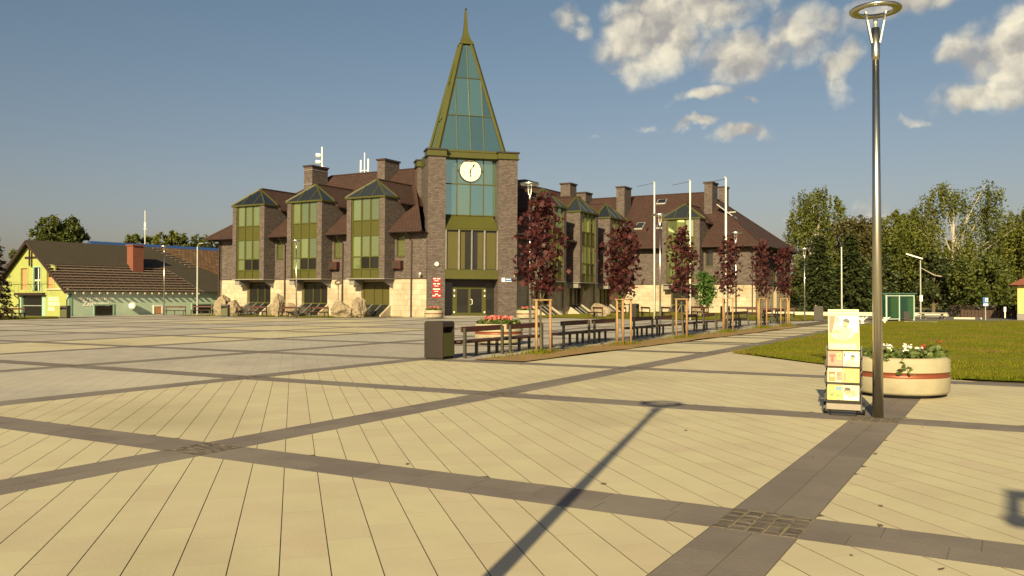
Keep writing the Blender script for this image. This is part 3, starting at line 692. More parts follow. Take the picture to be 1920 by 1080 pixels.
def lower_light(tf, a, c, solid=False):
    b = fb(tf); x0, x1 = a+.5, c-.55
    b.box(x0, x1, -.40, -.36, .95, 2.9); gl = b.build('ground_floor_window', M['olive_blind'] if solid else M['glass_dark'], hall)
    b = fb(tf)
    for x in (x0, x0+(x1-x0)*.36, x0+(x1-x0)*.66, x1-.09): b.box(x, x+.09, -.36, -.28, 1.0, 2.75 if solid else 2.6)
    b.box(x0, x1, -.36, -.26, .9, 1.02); b.box(x0, x1, -.36, -.27, 2.62, 2.75)
    b.build('frame', M['olive'], gl)
    # sloping cellar lights between stone cheeks
    p0, p1 = (-.25, .92), (1.15, -.05)
    for k in range(3):
        xa, xb = x0+.12+(x1-x0-.24)*k/3, x0+.12+(x1-x0-.24)*(k+1)/3
        b = fb(tf); b.face([(xa+.03, p0[0], p0[1]), (xb-.03, p0[0], p0[1]), (xb-.03, p1[0], p1[1]), (xa+.03, p1[0], p1[1])]); b.build('cellar_light', M['glass_roof'], gl)
    b = fb(tf)
    for k in range(4): xa = x0+.12+(x1-x0-.24)*k/3; b.bar((xa, p0[0], p0[1]+.03), (xa, p1[0], p1[1]+.03), .07, .06)
    b.face([(x0, p0[0], p0[1]-.06), (x1, p0[0], p0[1]-.06), (x1, p1[0], p1[1]-.06), (x0, p1[0], p1[1]-.06)])
    b.build('cellar_frame', M['corbel'], gl)
    for x in (x0-.16, x1-.02):
        b = fb(tf); b.prism([(x, -.3, -.5), (x, -.3, 1.08), (x, p1[0]+.15, .06), (x, p1[0]+.15, -.5)], [(x+.18, -.3, -.5), (x+.18, -.3, 1.08), (x+.18, p1[0]+.15, .06), (x+.18, p1[0]+.15, -.5)])
        b.build('cheek_wall', M['stone'], gl)
for k, (a, c) in enumerate(BW): bay(FW, a, c); lower_light(FW, a, c, k == 2)
for k, (a, c) in enumerate(BE): bay(FE, a, c); lower_light(FE, a, c, k == 2)
for a, c in BT: bay(FT, a, c); lower_light(FT, a, c)

# main roof: three hipped wings in one skin
H1, rz = 8.6, 13.8; ze = ZE
V = dict(A=(-68.0,56,ze), B=(-36.4,56,ze), C=(-36.4,86,ze), D=(-21.4,86,ze), E=(-21.4,103.2,ze), I=(-53.6,103.2,ze), G=(-53.6,73.2,ze), J=(-68.0,73.2,ze),
         R1=(-59.4,64.6,rz), R2=(-45,64.6,rz), R3=(-45,94.6,rz), R4=(-30,94.6,rz))
b = hb()
rs_ = (rz-ze)/H1
V['T1'], V['T2'] = (-41.6, 56, ze), (-47.0, 62.25, ze+6.25*rs_)          # the roof stops against the tower
V['T3'], V['T4'] = (-36.4, 62.5, ze), (-41.6, 67.7, ze+5.2*rs_)
for f in ('A T1 T2 R2 R1', 'A R1 J', 'J R1 R2 G', 'T3 C R3 R2 T4', 'G R2 R3 I', 'C D R4 R3', 'D E R4', 'E I R3 R4'): b.face([V[k] for k in f.split()])
roof = b.build('roof', M['roof'], hall)
b = hb()
for p, q in (('R1','R2'),('R2','R3'),('R3','R4'),('A','R1'),('J','R1'),('D','R4'),('E','R4')):
    p_, q_ = Vector(V[p])+Vector((0,0,.02)), Vector(V[q])+Vector((0,0,.02)); b.tube([p_, q_], .1, 6)
b.build('ridge_tiles', M['brown_metal'], roof)
b = hb()                                              # soffit under the eaves
b.face([(-68,56,ze-.02),(-41.6,56,ze-.02),(-41.6,57.2,ze-.2),(-68,57.2,ze-.2)]); b.face([(-36.4,62.6,ze-.02),(-36.4,86,ze-.02),(-37.6,86,ze-.2),(-37.6,63.5,ze-.2)])
b.face([(-36.4,86,ze-.02),(-21.4,86,ze-.02),(-21.4,87.2,ze-.2),(-36.4,87.2,ze-.2)]); b.face([(-21.4,86,ze-.02),(-21.4,103,ze-.02),(-22.6,103,ze-.2),(-22.6,86,ze-.2)])
b.face([(-68,56,ze-.02),(-68,73,ze-.02),(-66.8,73,ze-.2),(-66.8,56,ze-.2)])
b.build('soffit', M['soffit'], roof)
b = hb(); b.box(-67.02, -66.6, 57, 73, Z0, ZE-.1); b.build('wall', M['brick'], hall)
b = hb(); b.box(-36.9, -22.8, 102.2, 102.6, Z0, ZE-.1); b.build('wall', M['brick'], hall)
# gutters between bays, downpipes
def gutter(tf, s0, s1, n=1.04):
    b = fb(tf); b.tube([(s0, n, ze-.03), (s1, n, ze-.03)], .085, 8); b.build('gutter', M['brown_metal'], hall)
for s0, s1 in ((-68, -63.6), (-59.3, -56.5), (-52.2, -49.4), (-45.1, -41.65)): gutter(FW, s0, s1)
for s0, s1 in ((62.8, 66.9), (71.2, 74.0), (78.3, 81.1)): gutter(FE, s0, s1)
for s0, s1 in ((-36.3, -32), (-27.8, -21.4)): gutter(FT, s0, s1)
gutter(FG, 86, 103)
def downpipe(tf, s):
    b = fb(tf); b.tube([(s, 1.0, ze-.1), (s, .75, ze-.3), (s, .12, ze-.75), (s, .12, -.3)], .06, 8); b.build('downpipe', M['brown_metal'], hall)
for s in (-57.99, -50.96, -43.35, -66.9): downpipe(FW, s)
for s in (66.2, 73.0, 80.1): downpipe(FE, s)
for s in (-33.2, -22.7): downpipe(FT, s)
# chimneys
def chimney(x0, x1, y0, y1, z0, z1, bandz=()):
    b = hb(); b.box(x0, x1, y0, y1, z0, z1-.16); o = b.build('chimney', M['brick'], hall)
    b = hb(); b.box(x0-.1, x1+.1, y0-.1, y1+.1, z1-.16, z1); b.build('cap', M['brown_metal'], o)
    for z in bandz:
        b = hb(); b.box(x0-.03, x1+.03, y0-.03, y1+.03, z, z+.06); b.build('band', M['corbel'], o)
chimney(-60.1, -59.0, 61.4, 63.6, 9.5, 14.5, (12.6, 14.0)); chimney(-51.65, -50.75, 62.4, 64.6, 9.5, 14.65)
chimney(-43.5, -42.3, 84.4, 86.0, 11, 14.5); chimney(-45.6, -44.3, 92.6, 94.4, 11.5, 14.5); chimney(-45, -43.6, 76.5, 78.2, 11, 13.95)
chimney(-39.4, -38.4, 90.6, 92.6, 9.5, 14.6); chimney(-29.1, -28.2, 91, 93, 9.5, 14.55); chimney(-29.35, -28.5, 97, 98.3, 10, 14.75)
# roof lights
def rooflight(x, y, w, l, dx=0):
    sl = 6.7/8.6; b = hb()
    if not dx: P = lambda a, t, o: (x+a, y+t, ze+(y+t-86)*sl+o)
    else: P = lambda a, t, o: (x+t, y+a, ze-(x+t+21.4)*sl+o)
    c = [(-w/2, 0), (w/2, 0), (w/2, l), (-w/2, l)]
    b.prism([P(a, t, .02) for a, t in c], [P(a, t, .12) for a, t in c]); o = b.build('roof_light', M['galv'], hall)
    b = hb(); b.face([P(a*.84, l*.08+t*.84, .135) for a, t in c]); b.build('pane', M['glass_roof'], o)
rooflight(-36.0, 88.9, .95, 1.0); rooflight(-33.4, 88.9, .95, 1.0); rooflight(-34.9, 93.0, 1.1, .7); rooflight(-26.2, 91, 1.2, 0.01)
rooflight(-25.5, 90.8, .95, -2.0, 1)
# ------------------------------------------------------------------ clock tower
ZT = 13.45
b = fb(TW); b.box(0, 1.5, -1.5, 0, Z0, ZT); b.box(6.05, 7.7, -1.5, 0, Z0, ZT); b.box(0, 1.3, -7.7, -6.2, 6, ZT); b.box(6.4, 7.7, -7.7, -6.2, 6, ZT)
b.box(.35, .75, -6.2, -1.5, 6, ZT-.3); b.box(6.95, 7.35, -6.2, -1.5, Z0, ZT-.3)
tower = b.build('clock_tower', M['brick'], hall)
b = fb(TW)
for s0, s1, n0, n1 in ((0, 1.5, -1.5, 0), (6.05, 7.7, -1.5, 0), (0, 1.3, -7.7, -6.2), (6.4, 7.7, -7.7, -6.2)):
    b.box(s0-.06, s1+.06, n0-.06, n1+.06, ZT, ZT+.46); b.box(s0-.15, s1+.15, n0-.15, n1+.15, ZT-.06, ZT); b.m = 1; b.box(s0-.16, s1+.16, n0-.16, n1+.16, ZT+.46, ZT+.58); b.m = 0
b.box(1.56, 5.99, -1.1, -.45, ZT-.02, ZT+.46); b.box(1.56, 5.99, -1.05, -.40, ZT+.46, ZT+.56)
b.box(.3, .9, -6.1, -1.6, ZT-.3, ZT+.3); b.box(6.8, 7.4, -6.1, -1.6, ZT-.3, ZT+.3); b.box(.3, 7.4, -6.8, -1.62, ZT+.30, ZT+.60)
b.build('cornice', M_ := [M['olive'], M['dark_frame']], tower)
# curtain glass of the tower: four columns, two rows
GN = -1.2; cs = [1.5, 2.66, 3.82, 4.97, 6.05]; rs = [8.62, 11.28, 13.5]
b = fb(TW)
for s in cs: b.box(max(s-.045, 1.5), min(s+.045, 6.05), GN, GN+.09, rs[0], rs[2])
for z in rs:
    for k in range(4): b.box(cs[k]+.045, cs[k+1]-.045, GN, GN+.08, z-.045, z+.045)
cw = b.build('curtain_wall_frame', M['olive'], hall)
for k in range(4):
    for z0, z1 in zip(rs, rs[1:]):
        b = fb(TW); b.box(cs[k]+.045, cs[k+1]-.045, GN-.02, GN+.03, z0+.045, z1-.045); b.build('pane', M['glass_teal'], cw)
# sloped panel and olive bay over the entrance
b = fb(TW); b.prism([(1.75, GN+.03, 8.55), (5.85, GN+.03, 8.55), (6.03, -.02, 7.42), (1.53, -.02, 7.42)], [(1.75, GN-.1, 8.45), (5.85, GN-.1, 8.45), (6.03, -.15, 7.32), (1.53, -.15, 7.32)])
b.build('sloping_panel', M['olive'], hall)
b = fb(TW); b.box(1.52, 6.03, -1.1, -.02, 3.17, 3.95); b.box(1.52, 6.03, -1.1, -.02, 7.27, 7.40); b.box(1.52, 6.03, -1.1, -.9, 3.95, 7.27)
ob = b.build('entrance_bay', M['olive'], hall)
ps = [1.58, 2.98, 3.05, 4.52, 4.60, 4.63]
edges = [(1.66, 3.02), (3.14, 4.10), (4.18, 5.12), (5.24, 5.96)]
edges = [(1.62, 2.62), (2.74, 3.74), (3.82, 4.82), (4.94, 5.94)]
b = fb(TW)
for s0, s1 in ((1.52, 1.62), (2.62, 2.74), (3.74, 3.82), (4.82, 4.94), (5.94, 6.03)): b.box(s0, s1, -.25, -.03, 3.95, 7.27)
b.build('frame', M['corbel'], ob)
for k, (s0, s1) in enumerate(edges):
    b = fb(TW); b.box(s0, s1, -.32, -.26, 3.96, 7.26); b.build('pane', M['glass_dark'], ob)
    b = fb(TW); lo, hi = [(s0+.06, s1), (s0+.08, s0+.48), (s1-.52, s1-.05), (s0+.06, s1-.05)][k]; b.box(lo, hi, -.26, -.225, 4.0, 7.1); b.build('blind', M['olive_blind'], ob)
# entrance: recess, glazed double door
b = fb(TW); b.box(1.5, 6.05, -2.0, -1.45, Z0, 3.17); b.build('entrance_wall', M['dark_frame'], hall)
b = fb(TW); b.box(1.2, 6.3, -1.5, -.0, -.5, .06); b.build('threshold', M['corbel'], hall)
dn = -1.40
for s0, s1 in ((1.62, 2.42), (5.32, 6.0)):
    b = fb(TW); b.box(s0, s1, dn-.04, dn, .1, 2.9); b.build('side_light', M['glass_dark'], hall)
b = fb(TW)
for s in (2.42, 5.06): b.box(s, s+.26, dn-.06, dn+.05, .06, 2.42)
b.box(2.42, 5.32, dn-.06, dn+.05, 2.42, 2.56); b.box(2.3, 5.4, dn-.06, dn+.12, .06, .16)
ent = b.build('entrance_door', M['olive'], hall)
for s0, s1, h in ((2.68, 3.87, 1), (3.87, 5.06, -1)):
    b = fb(TW); b.box(s0, s0+.10, dn-.03, dn+.03, .16, 2.42); b.box(s1-.10, s1, dn-.03, dn+.03, .16, 2.42); b.box(s0+.1, s1-.1, dn-.03, dn+.03, .16, .30); b.box(s0+.1, s1-.1, dn-.03, dn+.03, 2.34, 2.42)
    b.build('door_leaf', M['olive'], ent)
    b = fb(TW); b.box(s0+.1, s1-.1, dn-.015, dn+.005, .30, 2.34); b.build('pane', M['glass_dark'], ent)
for s in (2.55, 5.19):
    for z in (.35, 1.75, 2.2):
        b = fb(TW); b.box(s-.05, s+.05, dn+.05, dn+.09, z-.07, z+.07); b.build('hinge', M['white'], ent)
b = fb(TW); b.tube([(3.97, dn+.03, .98), (3.97, dn+.10, .98), (4.10, dn+.12, 1.05), (4.10, dn+.12, 1.4), (3.97, dn+.10, 1.47), (3.97, dn+.03, 1.47)], .025, 8); b.build('handle', M['white'], ent)
# clock
cc = (3.80, GN+.12, 12.42); cr = .96
def disc(b, r, n0, n1, seg=40, r2=None):
    A = [(cc[0]+r*math.cos(2*math.pi*k/seg), n0, cc[2]+r*math.sin(2*math.pi*k/seg)) for k in range(seg)]; Bp = [(p[0], n1, p[2]) for p in A]; b.prism(Bp, A)
b = fb(TW); disc(b, cr, GN+.1, GN+.2); b.box(2.66, 4.97, GN+.09, GN+.13, 12.38, 12.46); clock = b.build('clock', M['dark_frame'], hall)
b = fb(TW); disc(b, cr-.06, GN+.2, GN+.22); b.build('clock_face', M['cream_face'], clock)
fn = GN+.225
def stroke(b, ang, r0, r1, w0, w1):
    dx, dz = math.sin(ang), math.cos(ang); px, pz = dz, -dx
    q = [(cc[0]+dx*r0+px*w0/2, cc[2]+dz*r0+pz*w0/2), (cc[0]+dx*r0-px*w0/2, cc[2]+dz*r0-pz*w0/2), (cc[0]+dx*r1-px*w1/2, cc[2]+dz*r1-pz*w1/2), (cc[0]+dx*r1+px*w1/2, cc[2]+dz*r1+pz*w1/2)]
    b.prism([(x, fn, z) for x, z in q], [(x, fn+.02, z) for x, z in q])
b = fb(TW); stroke(b, R(31), -.2, .45, .07, .06); stroke(b, R(31), .42, .55, .17, .14); stroke(b, R(31), .55, .72, .10, .02); b.build('minute_hand', M['black'], clock)
b = fb(TW); stroke(b, R(181), -.12, .42, .09, .07); stroke(b, R(181), .40, .56, .12, .03); b.build('hour_hand', M['black'], clock)
b = fb(TW)
for k in range(48):
    stroke(b, 2*math.pi*k/48, .545, .57, .035, .035)
b.build('minute_track', M['bark'], clock, kind='stuff')
rotm = Matrix(((D_, 0, D_), (D_, 0, -D_), (0, 1, 0)))      # text x -> s, text y -> z, text z -> n
for k in range(12):
    a = 2*math.pi*(k+1)/12; p = TW(cc[0]+math.sin(a)*.74, fn+.004, cc[2]+math.cos(a)*.74)
    text('numeral', str(k+1), .21, M['bark'], clock, Matrix.Translation(p) @ rotm.to_4x4(), .003)
# spire
SB, ST, HBs, HTs, cxs = 14.05, 24.0, 2.9, .50, (3.85, -3.85)
sp = MB(); sp.tf = TW
for sx, sy in ((-1,-1),(1,-1),(1,1),(-1,1)): sp.bar((cxs[0]+sx*HBs, cxs[1]+sy*HBs, SB), (cxs[0]+sx*HTs*.92, cxs[1]+sy*HTs*.92, ST), .33, .22)
sp.box(cxs[0]-HBs-.1, cxs[0]+HBs+.1, cxs[1]-HBs-.1, cxs[1]+HBs+.1, SB-.2, SB+.1)
spire = sp.build('spire', M['olive'], hall)
def sface(k):
    """local (w, t) on face k -> tower coordinates; w along the face, t height fraction"""
    def f(w, t, o=0):
        h = HBs+(HTs-HBs)*t+o; z = SB+(ST-SB)*t
        return [(cxs[0]+w, cxs[1]+h, z), (cxs[0]+h, cxs[1]-w, z), (cxs[0]-w, cxs[1]-h, z), (cxs[0]-h, cxs[1]+w, z)][k]
    return f
tl = [.012, .326, .674, .985]
for k in range(4):
    f = sface(k); hw = lambda t: HBs+(HTs-HBs)*t-.12
    for t0, t1 in zip(tl, tl[1:]):
        tr = [(-hw(t0), t0*10), (hw(t0), t0*10), (hw(t1), t1*10), (-hw(t1), t1*10)]
        for x0, x1 in ((-5, -1.16), (-1.16, 0), (0, 1.16), (1.16, 5)):
            q = clip(clip(tr, 1, 0, x1), -1, 0, -x0)
            if len(q) >= 3 and area(q) > .02:
                b = fb(TW); b.face([f(w, t/10, -.03) for w, t in q]); b.build('pane', M['glass_teal'], spire)
    b = fb(TW)
    for t in tl[1:3]: b.bar(f(-hw(t), t, .0), f(hw(t), t, .0), .07, .06)
    for x, te in ((0, .985), (-1.16, (HBs-.12-1.16)/(HBs-HTs)), (1.16, (HBs-.12-1.16)/(HBs-HTs))): b.bar(f(x, .0, .0), f(x, te, .0), .07, .06)
    b.build('mullion', M['olive'], spire)
b = fb(TW)
prof = [(.66, 23.95), (.60, 24.1), (.42, 24.4), (.24, 24.95), (.17, 25.6), (.10, 27.0), (.05, 27.1)]
for (r0, z0), (r1, z1) in zip(prof, prof[1:]):
    q0 = [(cxs[0]+a*r0, cxs[1]+c*r0, z0) for a, c in ((-1,-1),(1,-1),(1,1),(-1,1))]; q1 = [(cxs[0]+a*r1, cxs[1]+c*r1, z1) for a, c in ((-1,-1),(1,-1),(1,1),(-1,1))]; b.prism(q0, q1)
b.m = 1; b.tf = lambda x, y, z: TW(x, y, z); b.lathe([(.02, 27.08), (.09, 27.15), (.10, 27.22), (.07, 27.3), (.01, 27.33)], 10, (cxs[0], cxs[1], 0))
b.build('finial', [M['olive'], M['dark_frame']], spire)

# ------------------------------------------------------------------ things fixed to the town hall
def wall_thing(name, label, cat, tf, s, n, z, group=None):
    p = tf(s, n, z); return thing(name, label, cat, (p[0]+ox, p[1]+oy, p[2]), {FW: 0, FT: 0, FE: math.pi/2, TW: math.pi/4}[tf], group, level=True)
# in a wall thing: x along the wall, -y outwards
for s, lab in ((-51.8, 'brown air conditioner on the brick wall left of the third glazed bay'), (-44.7, 'brown air conditioner on the brick wall between third bay and clock tower')):
    t = wall_thing('air_conditioner', lab, 'air conditioner', FW, s, 0, 3.95, 'air conditioners on the town hall')
    b = MB(); b.box(-.46, .46, -.46, -.06, .06, .74); b.build('casing', mat('ac_brown', (.05, .016, .013), .5), t)
    b = MB(); b.lathe([(.26, 0), (.26, .03)], 20); o = b.build('fan_grille', M['dark_frame'], t, (-.12, -.46, .40)); o.rotation_euler = (R(90), 0, 0)
    b = MB(); b.box(-.4, -.34, -.44, 0, 0, .055); b.box(.34, .4, -.44, 0, 0, .055); b.build('bracket', M['dark_frame'], t)
PLQ = [(2.86, 'top red plaque with white lettering on the left tower pier'), (2.43, 'second red plaque from the top on the left tower pier'), (2.0, 'third red plaque from the top on the left tower pier'), (1.57, 'bottom red plaque on the left tower pier above the flower tub')]
for k, (z, lab) in enumerate(PLQ):
    t = wall_thing('wall_plaque', lab, 'plaque', TW, .80, 0, z, 'red plaques by the entrance')
    b = MB(); b.box(-.34, .34, -.03, 0, 0, .37); b.build('board', M['red_plaque'], t)
    b = MB()
    rows = [((-.28, -.05), (.03, .28), .25, .34), ((-.19, .17), None, .09, .14)] if k in (0, 1) else ([((-.3, .3), None, .24, .33), ((-.19, .17), None, .08, .13)] if k == 2 else [((-.13, .13), None, .25, .33), ((-.33, -.10), (.12, .32), .12, .21)])
    for a, c, z0, z1 in rows:
        for q in (a, c):
            if q: 
                x = q[0]
                while x < q[1]-.02: 
                    w = random.uniform(.03, .05); b.box(x, min(x+w, q[1]), -.036, -.03, z0, z1); x += w+.008
    b.build('lettering', M['white'], t, kind='stuff')
t = wall_thing('wall_lamp', 'round white lamp on the left tower pier above the red plaques', 'wall lamp', TW, .80, 0, 4.35)
b = MB(); b.smooth = True; b.lathe([(.05, 0), (.17, .02), (.2, .1), (.14, .17), (.03, .2)], 18); o = b.build('globe', M['cream_face'], t, (0, 0, 0)); o.rotation_euler = (R(90), 0, 0)
b = MB(); b.box(-.2, .2, -.03, 0, -.22, .22); b.build('back_plate', M['dark_frame'], t)
def camera_thing(tf, s, z, lab, dx):
    t = wall_thing('security_camera', lab, 'security camera', tf, s, 0, z, 'security cameras on the town hall')
    b = MB(); b.bar((0, -.1, .02), (dx, -.5, .22), .13, .13); b.build('housing', M['white'], t)
    b = MB(); b.box(-.06, .06, -.1, 0, -.08, .06); b.bar((0, -.06, -.04), (dx*.5, -.3, .05), .05); b.build('bracket', M['white'], t)
camera_thing(FW, -42.5, 3.35, 'white security camera at the corner left of the red plaques', .35)
camera_thing(TW, 7.5, 3.5, 'white security camera on the right tower pier beside the address sign', -.1)
t = wall_thing('address_sign', 'white panel with blue street name sign on the right tower pier', 'sign', TW, 6.75, 0, 2.95)
b = MB(); b.box(-.38, -.1, -.06, 0, 0, .34); b.build('white_box', M['white'], t)
b = MB(); b.box(-.06, .5, -.03, 0, .03, .31); o = b.build('name_plate', M['sign_blue'], t)
b = MB(); b.box(-.0, .40, -.034, -.03, .2, .26); b.box(-.05, .49, -.034, -.03, .035, .07); b.build('lettering', M['white'], o, kind='stuff')
# masts on the roof ridge
def roof_mast(name, lab, x, y, z, parts, cat):
    t = thing(name, lab, cat, (x, y, z), 0, None, level=True)
    for nm, bb, mm in parts: bb.build(nm, mm, t)
b1 = MB(); b1.tube([(0, 0, 0), (0, 0, 3.3)], .075, 8); b2 = MB()
for z in (2.45, 1.75): b2.tube([(-.10, 0, z), (-.22, -.04, z), (-.55, -.3, z)], [.05, .2, .22], 10)
b3 = MB(); b3.box(.05, .25, -.1, .1, .95, 1.35); b3.box(.05, .25, -.1, .1, .2, .55)
roof_mast('antenna_mast', 'white roof mast with two round dishes beside the left chimney', -60.75, 64.6, 13.6, (('mast', b1, M['alu']), ('dish', b2, M['white']), ('box', b3, M['white'])), 'antenna')
b1 = MB(); b1.tube([(0, 0, 0), (0, 0, 2.15)], .05, 8); b1.bar((-.5, 0, .4), (.5, 0, .4), .05); b2 = MB(); b2.tube([(-.48, 0, .25), (-.48, 0, 1.45)], .085, 8); b3 = MB(); b3.tube([(.48, 0, .25), (.48, 0, 1.5)], .085, 8)
roof_mast('roof_antenna', 'three white aerial rods standing on the left roof ridge', -55.1, 64.6, 13.7, (('mast', b1, M['alu']), ('aerial', b2, M['white']), ('aerial', b3, M['white'])), 'antenna')
# ------------------------------------------------------------------ lamps and poles
def make_lamp(name, label, H, loc, group=None, rb=.072, ring=.335, th=1.0):
    t = thing(name, label, 'street lamp', loc, 0, group)
    b = MB(); b.smooth = True; b.tube([(0, 0, -.05), (0, 0, H*.5), (0, 0, H-.62)], [rb, rb*.8, rb*.62], 20); b.build('pole', M['steel'], t)
    b = MB(); b.smooth = True; b.tube([(0, 0, H-.68), (0, 0, H-.63), (0, 0, H-.24)], [rb*.62, rb*.80, rb*.75], 18); b.build('collar', M['steel'], t)
    b = MB()
    for a in (20, 200):
        c, s = math.cos(R(a)), math.sin(R(a))
        b.bar((c*.05, s*.05, H-.45), (c*.13*(1 if th == 1 else .6), s*.13*(1 if th == 1 else .6), H-.02), .07 if th == 1 else .04, .02, (c, s, 0))
    b.build('bracket', M['steel'], t)
    b = MB(); b.smooth = True; b.lathe([(ring*.64, -.004*th), (ring*.68, -.014*th), (ring*.97, -.014*th), (ring, -.004*th), (ring, .012*th), (ring*.95, .026*th), (ring*.70, .026*th), (ring*.64, -.004*th)], 48, (0, 0, H), False); b.build('ring_shade', M['steel'], t)
    b = MB(); b.lathe([(.012, H-.24), (.03, H-.18), (.028, H-.12), (.012, H-.09)], 14); b.build('lamp_bulb', M['galv'], t)
    return t
LG = 'ring-topped street lamps'
make_lamp('street_lamp', 'tall steel street lamp with ring head beside the brochure stand', 5.54, (-1.56, 12.42, 0), LG)
make_lamp('street_lamp', 'steel ring lamp standing in the first maple leaves by the benches', 6.45, (-17.58, 31.35, 0), LG, .06, .40, 2.6)
make_lamp('street_lamp', 'steel ring lamp between the third and second maple beside the left flagpole', 6.25, (-16.94, 45.14, 0), LG, .06, .44, 2.6)
make_lamp('street_lamp', 'steel ring lamp near the middle of the far brown-roofed wing', 5.5, (-14.26, 50.79, 0), LG, .06, .40, 2.6)
make_lamp('street_lamp', 'steel ring lamp at the right end of the town hall before the dark firs', 4.82, (-11.8, 58.37, 0), LG, .055, .40, 2.6)
make_lamp('street_lamp', 'steel ring lamp in front of the first glazed bay beside a boulder', 6.25, (-49.85, 50.2, 0), LG, .06, .42, 2.6)
make_lamp('street_lamp', 'steel ring lamp in front of the green house wall', 6.55, (-69.16, 52.4, 0), LG, .06, .40, 2.6)
make_lamp('street_lamp', 'steel ring lamp behind the viewer casting the long shadow on the slabs', 5.54, (-1.80, .86, 0), LG)
t = thing('curved_lamp', 'slim street lamp with short curved arm left of the town hall', 'street lamp', (-68.9, 56.0, 0))
b = MB(); b.tube([(0, 0, 0), (0, 0, 6.6), (.06, .02, 6.9), (.25, .05, 7.0)], [.09, .07, .06, .05], 8); b.build('pole', M['galv'], t)
b = MB(); b.cbox((.5, .1, 7.0), (.55, .2, .09)); b.build('lamp_head', M['galv'], t)
t = thing('sign_lamp', 'grey lamp post with slanting head beside the green shelter', 'street lamp', (-5.75, 69.5, 0))
b = MB(); b.tube([(0, 0, 0), (0, 0, 4.35)], [.06, .045], 8); b.build('pole', M['galv'], t)
b = MB(); b.bar((.15, 0, 4.45), (-.95, -.1, 4.85), .22, .08); b.build('lamp_head', M['alu'], t)
b = MB(); b.box(-.05, .14, -.12, -.09, 1.3, 1.75); b.build('notice', M['white'], t)
t = thing('plain_pole', 'bare grey pole in front of the fir trees left of the tall lamp', 'pole', (-11.6, 71.5, 0))
b = MB(); b.tube([(0, 0, 0), (0, 0, 5.55)], [.075, .06], 10); b.build('shaft', M['galv'], t); b = MB(); b.lathe([(.09, 0), (.09, .05), (.02, .1)], 10); b.build('cap', M['galv'], t, (0, 0, 5.55))
for k, (x, y, h, lab) in enumerate(((-22.98, 60.0, 10.25, 'left white flagpole of three, without a flag'), (-19.71, 58.5, 9.95, 'middle white flagpole of three, without a flag'), (-13.72, 46.83, 8.3, 'right white flagpole of three, rising behind a maple'))):
    t = thing('flagpole', lab, 'flagpole', (x, y, 0), 0, 'bare white flagpoles')
    b = MB(); b.smooth = True; b.tube([(0, 0, 0), (.04, 0, h)], [.068, .052], 12); b.build('pole', M['alu'], t)
    b = MB(); b.lathe([(.07, h), (.07, h+.05), (.03, h+.12)], 10); b.build('cap', M['galv'], t)
    b = MB(); b.tube([(0, 0, h-.05), (-1.1, -.6, h-.30)], .018, 5); b.build('banner_arm', M['dark_frame'], t)

# ------------------------------------------------------------------ benches
def make_bench(name, label, loc, rz, group, back=True, L_=1.95):
    """seat runs along local y, back rest at +x"""
    t = thing(name, label, 'bench', loc, rz, group)
    for k in range(3):
        b = MB(); b.box(-.52+k*.155, -.52+k*.155+.14, -L_/2-.12, L_/2+.12, .42, .46); b.build('seat_plank', M['bench_wood'], t)
    b = MB(); b.box(-.5, -.05, -L_/2-.02, -L_/2+.04, .375, .418); b.box(-.5, -.05, L_/2-.04, L_/2+.02, .375, .418); b.box(-.30, -.24, -L_/2+.04, L_/2-.04, .375, .418); b.build('seat_frame', M['bench_metal'], t)
    for y in (-L_/2, L_/2):
        b = MB(); b.box(-.50, -.43, y-.035, y+.035, 0, .375); b.build('leg', M['bench_metal'], t)
        b = MB(); b.box(-.04, .03, y-.035, y+.035, 0, .82 if back else .375); b.build('leg', M['bench_metal'], t)
    b = MB(); b.box(-.30, -.23, -.035, .035, 0, .375); b.build('leg', M['bench_metal'], t)
    if back:
        b = MB(); b.box(-.085, -.042, -L_/2-.08, L_/2+.08, .70, .85); b.build('back_rest', M['bench_wood'], t)
    return t
BG = 'benches beside the row of maples'
bs = [(20.0, 'dark red bench nearest the viewer, beside the litter bin'), (22.4, 'second bench of the maple row, behind the first staked maple'), (25.85, 'third bench of the maple row, right of the first maple'), (28.25, 'fourth bench of the maple row, left of the second maple'),
      (31.9, 'fifth bench of the maple row, right of the second maple'), (34.4, 'sixth bench of the maple row, left of the third maple'), (37.6, 'seventh bench of the maple row, right of the third maple'), (40.6, 'eighth bench of the maple row, left of the fourth maple'),
      (44.2, 'ninth bench of the maple row, right of the fourth maple'), (46.7, 'tenth bench of the maple row, left of the fifth maple'), (52.2, 'eleventh bench of the maple row, right of the fifth maple'), (55.6, 'farthest bench of the maple row, beside the last maple')]
b0 = None
for y, lab in bs:
    x = -12.68
    if b0 is None: b0 = make_bench('bench', lab, (x, y, 0), 0, BG)
    else: dup(b0, lab, (x, y, 0))
FGp = 'benches along the town hall'
fb0 = None
